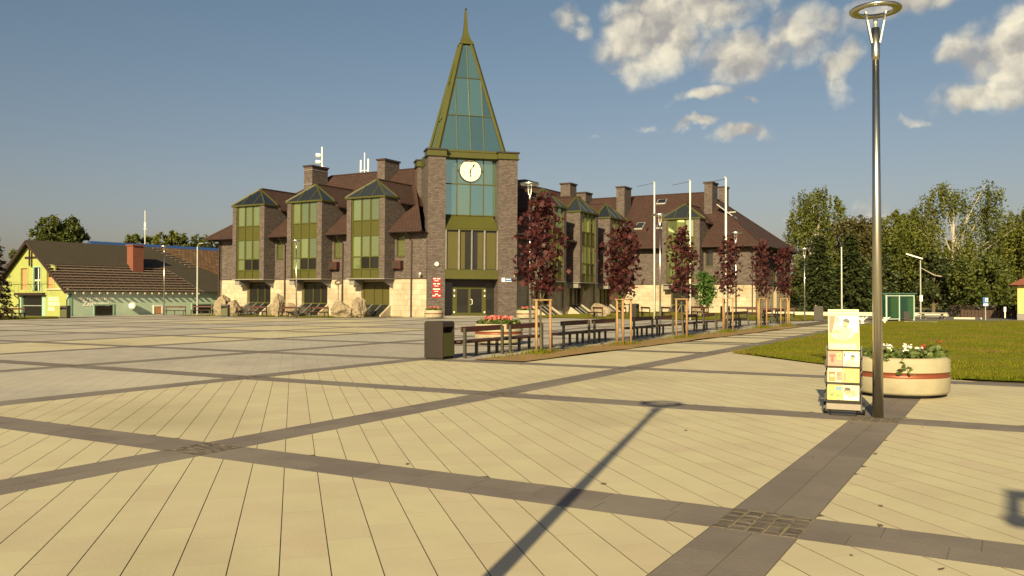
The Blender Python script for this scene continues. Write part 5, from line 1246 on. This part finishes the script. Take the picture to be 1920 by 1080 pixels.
# drip pipe
b = MB(); b.tube([(.10, .25, 2.1), (.02, -.05, 1.75), (-.10, -.10, 1.55), (-.10, -.10, -.3)], .05, 7); b.build('downpipe', M['dark_frame'], house); b = MB(); b.tube([(-8.1, -.4, 2.0), (-7.75, -.1, 1.6), (-7.75, -.1, -.2)], .05, 7); b.build('downpipe', M['dark_frame'], house)
# roof: felt above, bare battens below on the square side
def RP(x, y, o=0): z = EV+SL*(-x) if x > XR else EV+SL*(x-DX); return (x, y, z+.04+o)
ov = .40
b = MB(); b.prism([RP(XR, -.5), RP(-2.9, -.5), RP(-2.9, LEN), RP(XR, LEN)], [RP(XR, -.5, .14), RP(-2.9, -.5, .14), RP(-2.9, LEN, .14), RP(XR, LEN, .14)])
b.prism([RP(XR, -.5), RP(DX-ov, -.5), RP(DX-ov, LEN), RP(XR, LEN)], [RP(XR, -.5, .14), RP(DX-ov, -.5, .14), RP(DX-ov, LEN, .14), RP(XR, LEN, .14)])
b.prism([RP(-2.9, 12.4), RP(ov, 14.6), RP(ov, LEN), RP(-2.9, LEN)], [RP(-2.9, 12.4, .12), RP(ov, 14.6, .12), RP(ov, LEN, .12), RP(-2.9, LEN, .12)])
rf = b.build('roof', M['house_roof'], house)
b = MB(); b.face([RP(-2.9, -.45, .0), RP(ov-.1, -.45, .0), RP(ov-.1, 14.8, .0), RP(-2.9, 12.6, .0)]); b.build('underlay', M['batten_under'], house)
for k in range(10):
    x = -2.8+k*(2.8+ov-.05)/9.2; ye = 12.3+2.2*(k/9); b = MB(); b.bar(RP(x, -.45, .09), RP(x, ye+random.uniform(-.1, .2), .09), .15, .05); b.build('batten', M['batten'], house)
for k in range(19):
    y = -.35+k*.80
    b = MB(); b.bar((ov+.02, y, EV-SL*ov-.12), (-.6, y, EV+SL*.6-.12), .11, .13); b.build('rafter_tail', M['batten'], house)
    if y < 12.6: b = MB(); b.bar(RP(ov-.08, y, .05), RP(-2.8, y-.0, .05), .05, .04); b.build('counter_batten', M['batten_under'], house)
b = MB(); b.bar((XR, -.52, RZ_+.0), (ov, -.52, EV-SL*ov+.0), .10, .26); b.build('verge_board', M['brown_metal'], house)
b = MB(); b.bar((XR, -.52, RZ_+.0), (DX-ov, -.52, EV-SL*ov+.0), .10, .26); b.build('verge_board', M['brown_metal'], house)
b = MB(); b.face([RP(XR+.05, 13.5, .16), RP(-3.3, 16.6, .16), RP(-2.0, 18.6, .16), RP(-1.0, LEN-.3, .16), RP(XR+.05, LEN-.3, .16)][::-1]); b.build('old_tiling', M['old_tile'], house)
for k in range(9):
    y = 13.3+k*.42; x = XR+.25+k*.33; b = MB(); b.bar(RP(x, y-.35-.1*k, .2), RP(x, y+.35, .2), .12, .04); b.build('loose_tile', M['batten'], house)
b = MB(); b.box(-3.3, -2.35, 8.2, 9.4, 4.0, 6.95); ch = b.build('chimney', M['red_brick'], house); b = MB(); b.box(-3.4, -2.25, 8.1, 9.5, 6.95, 7.08); b.build('cap', M['red_brick'], ch)
b = MB(); b.box(-3.55, -3.32, 8.5, 8.9, 6.4, 6.6); b.build('flue', M['black'], ch)
# green wall: windows, dish, text
for y0, y1, z0, z1, m in ((2.55, 4.4, -.1, 1.02, 'glass_dark'), (8.9, 9.75, .12, .85, 'salmon'), (13.5, 15.9, -.1, 1.0, 'glass_dark')):
    b = MB(); b.box(-.06, .02, y0, y1, z0, z1); w = b.build('window', M[m], house); b = MB()
    for q in ((y0-.12, y0, z0, z1+.12), (y1, y1+.14, z0, z1+.12), (y0, y1, z1, z1+.12)): b.box(-.05, .05, q[0], q[1], q[2], q[3])
    b.build('frame', M['mint'] if m == 'glass_dark' else M['white'], w)
rx = Matrix(((0, 0, 1), (1, 0, 0), (0, 1, 0))).to_4x4()
text('wall_lettering', 'PRZYCHODNIA', .50, M['letter_grey'], house, Matrix.Translation((.012, .75, 1.62)) @ rx, .01, 'LEFT', 1.08, .014)
text('wall_lettering', 'Zdrowia', .62, M['white'], house, Matrix.Translation((.012, 1.35, 1.17)) @ rx, .01, 'LEFT', 1.25, .02)
rg_ = Matrix(((1, 0, 0), (0, 0, -1), (0, 1, 0))).to_4x4()
for z, wrd, sz, w in ((1.62, 'GABINETY', .25, 1.55), (1.18, 'LEKARSKIE', .24, 1.7), (.70, '', .2, .9)):
    b = MB(); b.box(-3.05, -3.05+w, -.04, 0, z-.17, z+.17); sg = b.build('sign_board', M['pale_panel'], house)
    if wrd: text('lettering', wrd, sz, M['white'] if 0 else mat('sign_letter', (.42, .38, .12), .6), sg, Matrix.Translation((-3.05+w/2, -.042, z)) @ rg_, .002)
    else: b = MB(); b.box(-2.9, -2.3, -.045, -.04, z-.03, z+.03); b.build('lettering', M['batten'], sg, kind='stuff')
t = thing('satellite_dish', 'white satellite dish on an arm fixed to the green house wall', 'satellite dish', (HX, 52.1, .35))
b = MB(); b.smooth = True; b.lathe([(.0, .0), (.17, .02), (.31, .07), (.40, .13)], 24, close=False); o = b.build('dish', M['galv'], t, (.35, -.1, .55)); o.rotation_euler = (R(75), 0, R(20))
b = MB(); b.lathe([(.0, .005), (.2, .025), (.30, .06)], 20, close=False); o = b.build('dish_mark', M['galv'], t, (.35, -.115, .55)); o.rotation_euler = (R(75), 0, R(20))
b = MB(); b.tube([(0, .1, .1), (.3, .05, .15), (.35, -.02, .5)], .03, 6); b.tube([(.35, -.05, .2), (.5, -.55, .35)], .02, 5); b.build('arm', M['galv'], t)
# long building with blue roof behind the house
t = thing('blue_roof_shed', 'long building with blue sheet roof behind the house ridge', 'building', (-91.5, 62.0, 0))
b = MB(); b.box(-7, 0, 0, 34, -.3, 6.4); b.build('wall', M['mint'], t)
b = MB(); b.prism([(.5, -.5, 6.2), (-3.5, -.5, 8.5), (-7.5, -.5, 6.2)], [(.5, 34.5, 6.2), (-3.5, 34.5, 8.6), (-7.5, 34.5, 6.2)]); b.build('roof', M['blue_roof'], t)
b = MB(); b.tube([(0, 0, 0), (0, 0, 13.5)], [.09, .05], 6); mast = thing('radio_mast', 'thin antenna mast rising behind the red chimney', 'antenna', (-101, 73.5, 0))
b.build('mast', M['galv'], mast); b = MB()
for z, r in ((11.0, .35), (8.6, .5), (8.2, .4)): b.bar((-r, 0, z), (r, 0, z), .05); 
b.tube([(0, 0, 11.2), (0, 0, 11.9)], .14, 6); b.build('aerial', M['white'], mast)

# ------------------------------------------------------------------ trees
def tree(name, label, loc, h, w, lobes, m, seed, nleaf=5200, ls=.30, trunk=.22, base=1.6, droop=0., bark='bark', group=None, cat='tree', expl=None):
    rg = random.Random(seed); t = thing(name, label, cat, loc, 0, group)
    b = MB(); b.tube([(0, 0, -.3), (rg.uniform(-.1, .1)*w*.3, 0, h*.35), (rg.uniform(-.1, .1)*w*.5, rg.uniform(-.3, .3), h*.8)], [trunk, trunk*.72, trunk*.2], 9)
    L_ = []
    for dl, zc, rad in (expl or []):
        dd = rg.uniform(-1.6, 1.6); c = (dl*.862-dd*.5, dl*.507+dd*.86, zc); L_.append((c, rad))
        b.tube([(0, 0, max(base*.6, zc*.5)), (c[0]*.35, c[1]*.35, zc*.78), (c[0]*.8, c[1]*.8, zc+.2), (c[0], c[1], zc+rad*.5)], [trunk*.34, trunk*.2, trunk*.10, trunk*.03], 6, False)
    for k in range(lobes if not expl else 0):
        f = (k+.5)/lobes; z = base+(h-base)*(.12+.86*f**.85); env = w/2*(1-.25*(1-f))*math.sqrt(max(.06, 1-(max(0, f-.28)/.76)**2)); a = k*2.399+rg.uniform(-.4, .4); r = env*rg.uniform(.25, .72)
        rad = max(.5, env*rg.uniform(.30, .5)); c = (r*math.cos(a), r*math.sin(a), min(z, h-rad*.8)); L_.append((c, rad))
        b.tube([(0, 0, max(base*.6, c[2]*.55)), (c[0]*.5, c[1]*.5, c[2]*.82), c], [trunk*.4, trunk*.25, trunk*.08], 5, False)
    b.build('trunk', M[bark], t)
    V_, F_ = [], []; rs = np.random.default_rng(seed); tot = sum(l[1]**2 for l in L_)
    for c, rad in L_:
        n = int(nleaf*(1.6 if droop > 1 else 2.1)*rad**2/tot); ncl = max(8, n//34)
        d = rs.normal(size=(ncl, 3)); d /= np.linalg.norm(d, axis=1)[:, None]; rr2 = rad*(.55+.5*rs.random(ncl)**.6)[:, None]; cl = np.array(c)+d*rr2*np.array([1, 1, .82])
        for q in cl:
            m_ = 34; sp = .13+.085*rad*rs.random()
            p = q+rs.normal(size=(m_, 3))*sp
            if droop: p[:, 2] -= np.abs(rs.normal(size=m_))*droop*.8; p[:, :2] = q[:2]+(p[:, :2]-q[:2])*.8
            for pp in p:
                nv = rs.normal(size=3)+np.array(d[0])*0+np.array([0, 0, .5]); nv /= np.linalg.norm(nv); x = np.cross(nv, rs.normal(size=3)); x /= np.linalg.norm(x); y = np.cross(nv, x); s = ls*rs.uniform(.55, 1.25); i = len(V_)
                V_ += [pp-x*s*.5, pp+y*s*.34, pp+x*s*.5, pp-y*s*.34]; F_.append((i, i+1, i+2, i+3))
    me = bpy.data.meshes.new('crown'); me.from_pydata([tuple(v) for v in V_], [], F_); me.materials.append(M[m]); link_obj('crown', me, t); return t
def conifer(label, loc, h, w, m, seed, n=5200, group=None, ls=.34):
    t = thing('fir_tree', label, 'tree', loc, 0, group); b = MB(); b.tube([(0, 0, -.3), (0, 0, h*.96)], [.2, .03], 8); b.build('trunk', M['bark'], t); rs = np.random.default_rng(seed); V_, F_ = [], []
    tiers = int(h/.55)
    for k in range(tiers):
        z0 = .5+(h-.6)*k/tiers; r = w/2*(1-(z0/h))**.8*(rs.uniform(.8, 1.12)); nb = 9
        for q in range(nb):
            a = 2*math.pi*q/nb+rs.uniform(0, .7)
            for _ in range(max(2, int(n/(tiers*nb)))):
                f = rs.random()**.6; p = np.array([r*f*math.cos(a)+rs.normal()*.16, r*f*math.sin(a)+rs.normal()*.16, z0-.32*f*f*r+rs.normal()*.10]); nv = np.array([rs.normal()*.6, rs.normal()*.6, 1.]); nv /= np.linalg.norm(nv); x = np.array([math.cos(a), math.sin(a), -.35])+rs.normal(size=3)*.3; y = np.cross(nv, x); y /= np.linalg.norm(y); s = ls*rs.uniform(.6, 1.2); i = len(V_)
                V_ += [p-x*s*.5, p+y*s*.25, p+x*s*.5, p-y*s*.25]; F_.append((i, i+1, i+2, i+3))
    me = bpy.data.meshes.new('crown'); me.from_pydata([tuple(v) for v in V_], [], F_); me.materials.append(M[m]); link_obj('crown', me, t); return t
LT = 'trees behind the left house'
tree('broadleaf_tree', 'large round tree behind the yellow gable roof', (-116.8, 71, 0), 13.2, 10.5, 26, 'leaf_mid', 101, 11000, .42, .3, 2, group=LT)
tree('broadleaf_tree', 'small tree left of the large round tree behind the gable', (-119.5, 67.5, 0), 8.6, 5, 9, 'leaf_mid', 102, 2200, .4, .2, 2, group=LT)
tree('broadleaf_tree', 'narrow tree behind the red chimney of the left house', (-116.0, 83, 0), 11.4, 7.2, 14, 'leaf_mid', 103, 4600, .4, .2, 2, group=LT)
tree('broadleaf_tree', 'wide yellow-green tree right of the red chimney', (-111.0, 85.5, 0), 11.9, 9, 15, 'leaf_birch', 104, 4600, .42, .25, 2, group=LT)
tree('broadleaf_tree', 'rounded tree nearest the town hall on the left skyline', (-107.0, 88.5, 0), 11.2, 8.5, 14, 'leaf_mid', 105, 3200, .4, .22, 2, group=LT)
conifer('dark reddish conifer at the left edge of the square', (-67.3, 35.7, 0), 6.7, 3.5, 'leaf_conifer', 106, 7000, None, .26)
RT = 'trees beyond the lawn'
GB = [((u-1790)/18.4, (557-v)/18.4+1.3, r/18.4) for u, v, r in ((1770,366,34),(1790,352,24),(1745,402,32),(1718,442,38),(1690,425,24),(1832,372,30),(1856,400,32),(1846,352,20),(1848,460,40),(1888,446,38),(1908,430,26),(1758,478,36),(1698,486,34),(1814,500,34),(1868,508,42),(1838,550,34),(1782,536,34),(1732,530,30),(1905,535,34),(1808,420,20),(1790,455,22))]
tree('birch_tree', 'tall pale birch behind the right end of the town hall', (-22.8, 121, 0), 16.6, 11.0, 20, 'leaf_birch', 201, 11000, .32, .3, 3, 1.1, 'bark_pale', RT)
conifer('dark green fir right of the town hall behind the lamp', (-16.6, 89.0, 0), 8.2, 5.4, 'leaf_dark', 202, 8000, RT, .36)
conifer('dark green fir beside the bare grey pole', (-14.0, 92.0, 0), 8.4, 5.2, 'leaf_dark', 203, 8000, RT, .36)
tree('broadleaf_tree', 'olive brown tree behind the tall steel lamp', (-14.8, 106, 0), 10.9, 9.5, 16, 'leaf_brown', 204, 9000, .32, .25, 1.2, group=RT)
tree('broadleaf_tree', 'green tree just right of the tall steel lamp', (-10.2, 99, 0), 11.0, 7.6, 15, 'leaf_birch', 205, 8000, .29, .22, 1.4, .5, group=RT)
tree('birch_tree', 'great weeping birch with pale limbs on the right', (-4.7, 96.5, 0), 14.6, 10.2, 34, 'leaf_birch', 206, 21000, .24, .26, 3.2, 1.2, 'bark_pale', RT, 'tree', GB)
gb = [o for o in COL.objects if o.get('label') == 'great weeping birch with pale limbs on the right'][0]
b = MB(); b.tube([(.2, -1.5, 2.6), (-.6, -3.6, 3.5), (-1.7, -4.4, 3.75), (-2.9, -4.7, 4.5)], [.09, .08, .06, .03], 7); b.tube([(-.6, -3.6, 3.5), (.5, -4.2, 3.4), (1.4, -4.0, 3.7)], [.06, .05, .02], 6); b.build('bare_limb', M['bark_pale'], gb)
tree('birch_tree', 'drooping birch right of the great weeping birch', (1.2, 102, 0), 10.8, 9.5, 16, 'leaf_birch', 207, 10000, .28, .22, 1.6, 1.3, 'bark_pale', RT)
tree('broadleaf_tree', 'low bushy tree below the great birch', (-2.6, 91.5, 0), 5.8, 7.5, 12, 'leaf_mid', 208, 4200, .32, .18, .3, .6, group=RT)
tree('broadleaf_tree', 'low dark tree between the shelter and the great birch', (-6.6, 93.5, 0), 6.2, 6, 11, 'leaf_dark', 209, 3600, .34, .18, .3, .2, group=RT)
tree('broadleaf_tree', 'low dark tree behind the left half of the shelter', (-11.4, 94, 0), 6.0, 6, 11, 'leaf_dark', 210, 3600, .34, .18, .3, .2, group=RT)
tree('broadleaf_tree', 'dark undergrowth tree behind the brochure stand', (-15.2, 97, 0), 5.6, 7.5, 12, 'leaf_dark', 211, 4200, .36, .2, .2, .2, group=RT)
tree('broadleaf_tree', 'dark tree beside the far right end of the town hall', (-19.6, 100, 0), 6.6, 5, 9, 'leaf_dark', 212, 3000, .36, .18, .3, .2, group=RT)
tree('broadleaf_tree', 'tree closing the right edge behind the red roof', (6.5, 110, 0), 11, 10, 15, 'leaf_mid', 213, 5200, .4, .22, .6, .6, group=RT)
tree('young_tree', 'small fresh green tree before the sunlit stone of the far wing', (-22.9, 72.3, 0), 3.7, 1.35, 9, 'leaf_fresh', 301, 1300, .22, .04, .7)
# far wood closing the gaps: one mass of leaves
rs = np.random.default_rng(5); V_, F_ = [], []
for k in range(20000):
    a = rs.uniform(58, 152); dist = rs.uniform(150, 190); zt = 7.6+2.2*math.sin(a*.9)+1.4*math.sin(a*2.3+1); p = np.array([dist*math.cos(R(a)), dist*math.sin(R(a)), rs.uniform(0, 1)**.8*zt]); nv = rs.normal(size=3); nv /= np.linalg.norm(nv); x = np.cross(nv, rs.normal(size=3)); x /= np.linalg.norm(x); y = np.cross(nv, x); s = 1.5*rs.uniform(.6, 1.3); i = len(V_)
    V_ += [p-x*s*.5, p+y*s*.4, p+x*s*.5, p-y*s*.4]; F_.append((i, i+1, i+2, i+3))
me = bpy.data.meshes.new('far_wood'); me.from_pydata([tuple(v) for v in V_], [], F_); me.materials.append(M['leaf_mid']); o = link_obj('far_wood', me); tag(o, 'distant wood behind the trees and buildings', 'wood', kind='stuff')
# hedge
b = MB(); pts = [(random.uniform(0, 7.0), random.gauss(0, .22), random.uniform(.05, .95)) for _ in range(2600)]; leaves(b, pts, .22, 'leaf', .2)
hd = b.build('hedge', M['leaf_conifer']); hd.location = (-4.3, 78.2, 0); tag(hd, 'low dark clipped hedge below the birches', 'hedge')
# ------------------------------------------------------------------ right: shelter, sign, yellow building
t = thing('green_shelter', 'green glazed shelter with pale frame at the edge of the wood', 'shelter', (-7.25, 62.3, 0), R(57))
W2, Hh = 2.72, 1.82
b = MB()
for x in (0, 1.25, W2): b.box(x-.035, x+.035, -.04, .04, 0, Hh)
b.box(.035, W2-.035, -.03, .03, Hh-.14, Hh-.06); b.box(.035, 1.215, -.03, .03, .1, .16)
b.build('frame', mat('pale_green_frame', (.40, .48, .42), .5), t)
M['shelter_green'] = glass_mat('shelter_glass', (.10, .24, .20), (.010, .042, .032), .3)
for x0, x1 in ((.05, 1.2), (1.3, W2-.05)): b = MB(); b.box(x0, x1, -.012, .012, .16, Hh-.15); b.build('pane', M['shelter_green'], t)
b = MB(); b.box(-.12, W2+.12, -.15, 1.2, Hh, Hh+.08); b.build('roof', mat('teal_roof', (.05, .13, .11), .5), t)
b = MB(); b.box(0, .06, .06, 1.1, .12, Hh-.1); b.box(W2-.06, W2, .06, 1.1, .12, Hh-.1); b.build('side_pane', M['shelter_green'], t)
b = MB(); b.box(.3, W2-.3, .75, 1.05, .40, .45); b.box(.5, .58, .85, .95, 0, .40); b.box(W2-.58, W2-.5, .85, .95, 0, .40); b.build('seat', M['bench_wood'], t)
t = thing('road_sign', 'blue and white road sign on a post at the far side of the lawn', 'sign', (-1.52, 68.0, 0), R(15))
b = MB(); b.tube([(0, 0, 0), (0, 0, 1.6)], .035, 8); b.build('post', M['galv'], t)
b = MB(); b.box(-.17, .17, -.05, -.03, .98, 1.58); b.build('board', M['sign_blue'], t); b = MB(); b.box(-.02, .15, -.056, -.05, 1.3, 1.53); b.box(-.13, .15, -.056, -.05, 1.0, 1.14); b.build('symbol', M['white'], t)
b = MB(); b.box(.0, .13, -.06, -.056, 1.33, 1.4); b.build('symbol_detail', M['black'], t)
t = thing('yellow_cottage', 'yellow cottage with dark red roof at the right edge', 'house', (.42, 69.2, -.1))
b = MB(); b.box(0, 9, 0, 8, .55, 2.65); b.build('wall', mat('cottage_yellow', (.50, .44, .15), .85, vscale=1, var=.06), t); b = MB(); b.box(-.03, 9, -.03, 8, -.2, .55); b.build('plinth', M['corbel'], t)
b = MB(); b.prism([(-.55, -.5, 2.55), (4.5, -.5, 5.2), (9.5, -.5, 2.55)], [(-.55, 8.5, 2.55), (4.5, 8.5, 5.2), (9.5, 8.5, 2.55)]); b.build('roof', mat('dark_red_roof', (.12, .028, .02), .7, vscale=2, var=.2), t)
b = MB(); b.box(2.0, 3.4, -.04, .02, 1.1, 2.2); b.build('window', M['glass_dark'], t)
b = MB(); b.tube([(0, 0, 0), (0, 0, .8)], .04, 6); b.cbox((0, -.05, .62), (.14, .05, .34)); post = thing('marker_post', 'small white marker post left of the yellow cottage', 'post', (-.35, 70.5, .1)); b.build('post', M['white'], post)
fb_ = thing('garden_fence', 'low dark fence below the birches left of the cottage', 'fence', (-3.3, 73.8, 0))
for k in range(16): b = MB(); b.box(k*.24, k*.24+.2, -.02, .02, .05, .62); b.build('board', mat('fence_brown', (.05, .028, .022), .85) if k == 0 else bpy.data.materials['fence_brown'], fb_)
b = MB(); b.box(0, 3.8, .02, .06, .15, .22); b.box(0, 3.8, .02, .06, .45, .52); b.build('rail', bpy.data.materials['fence_brown'], fb_)
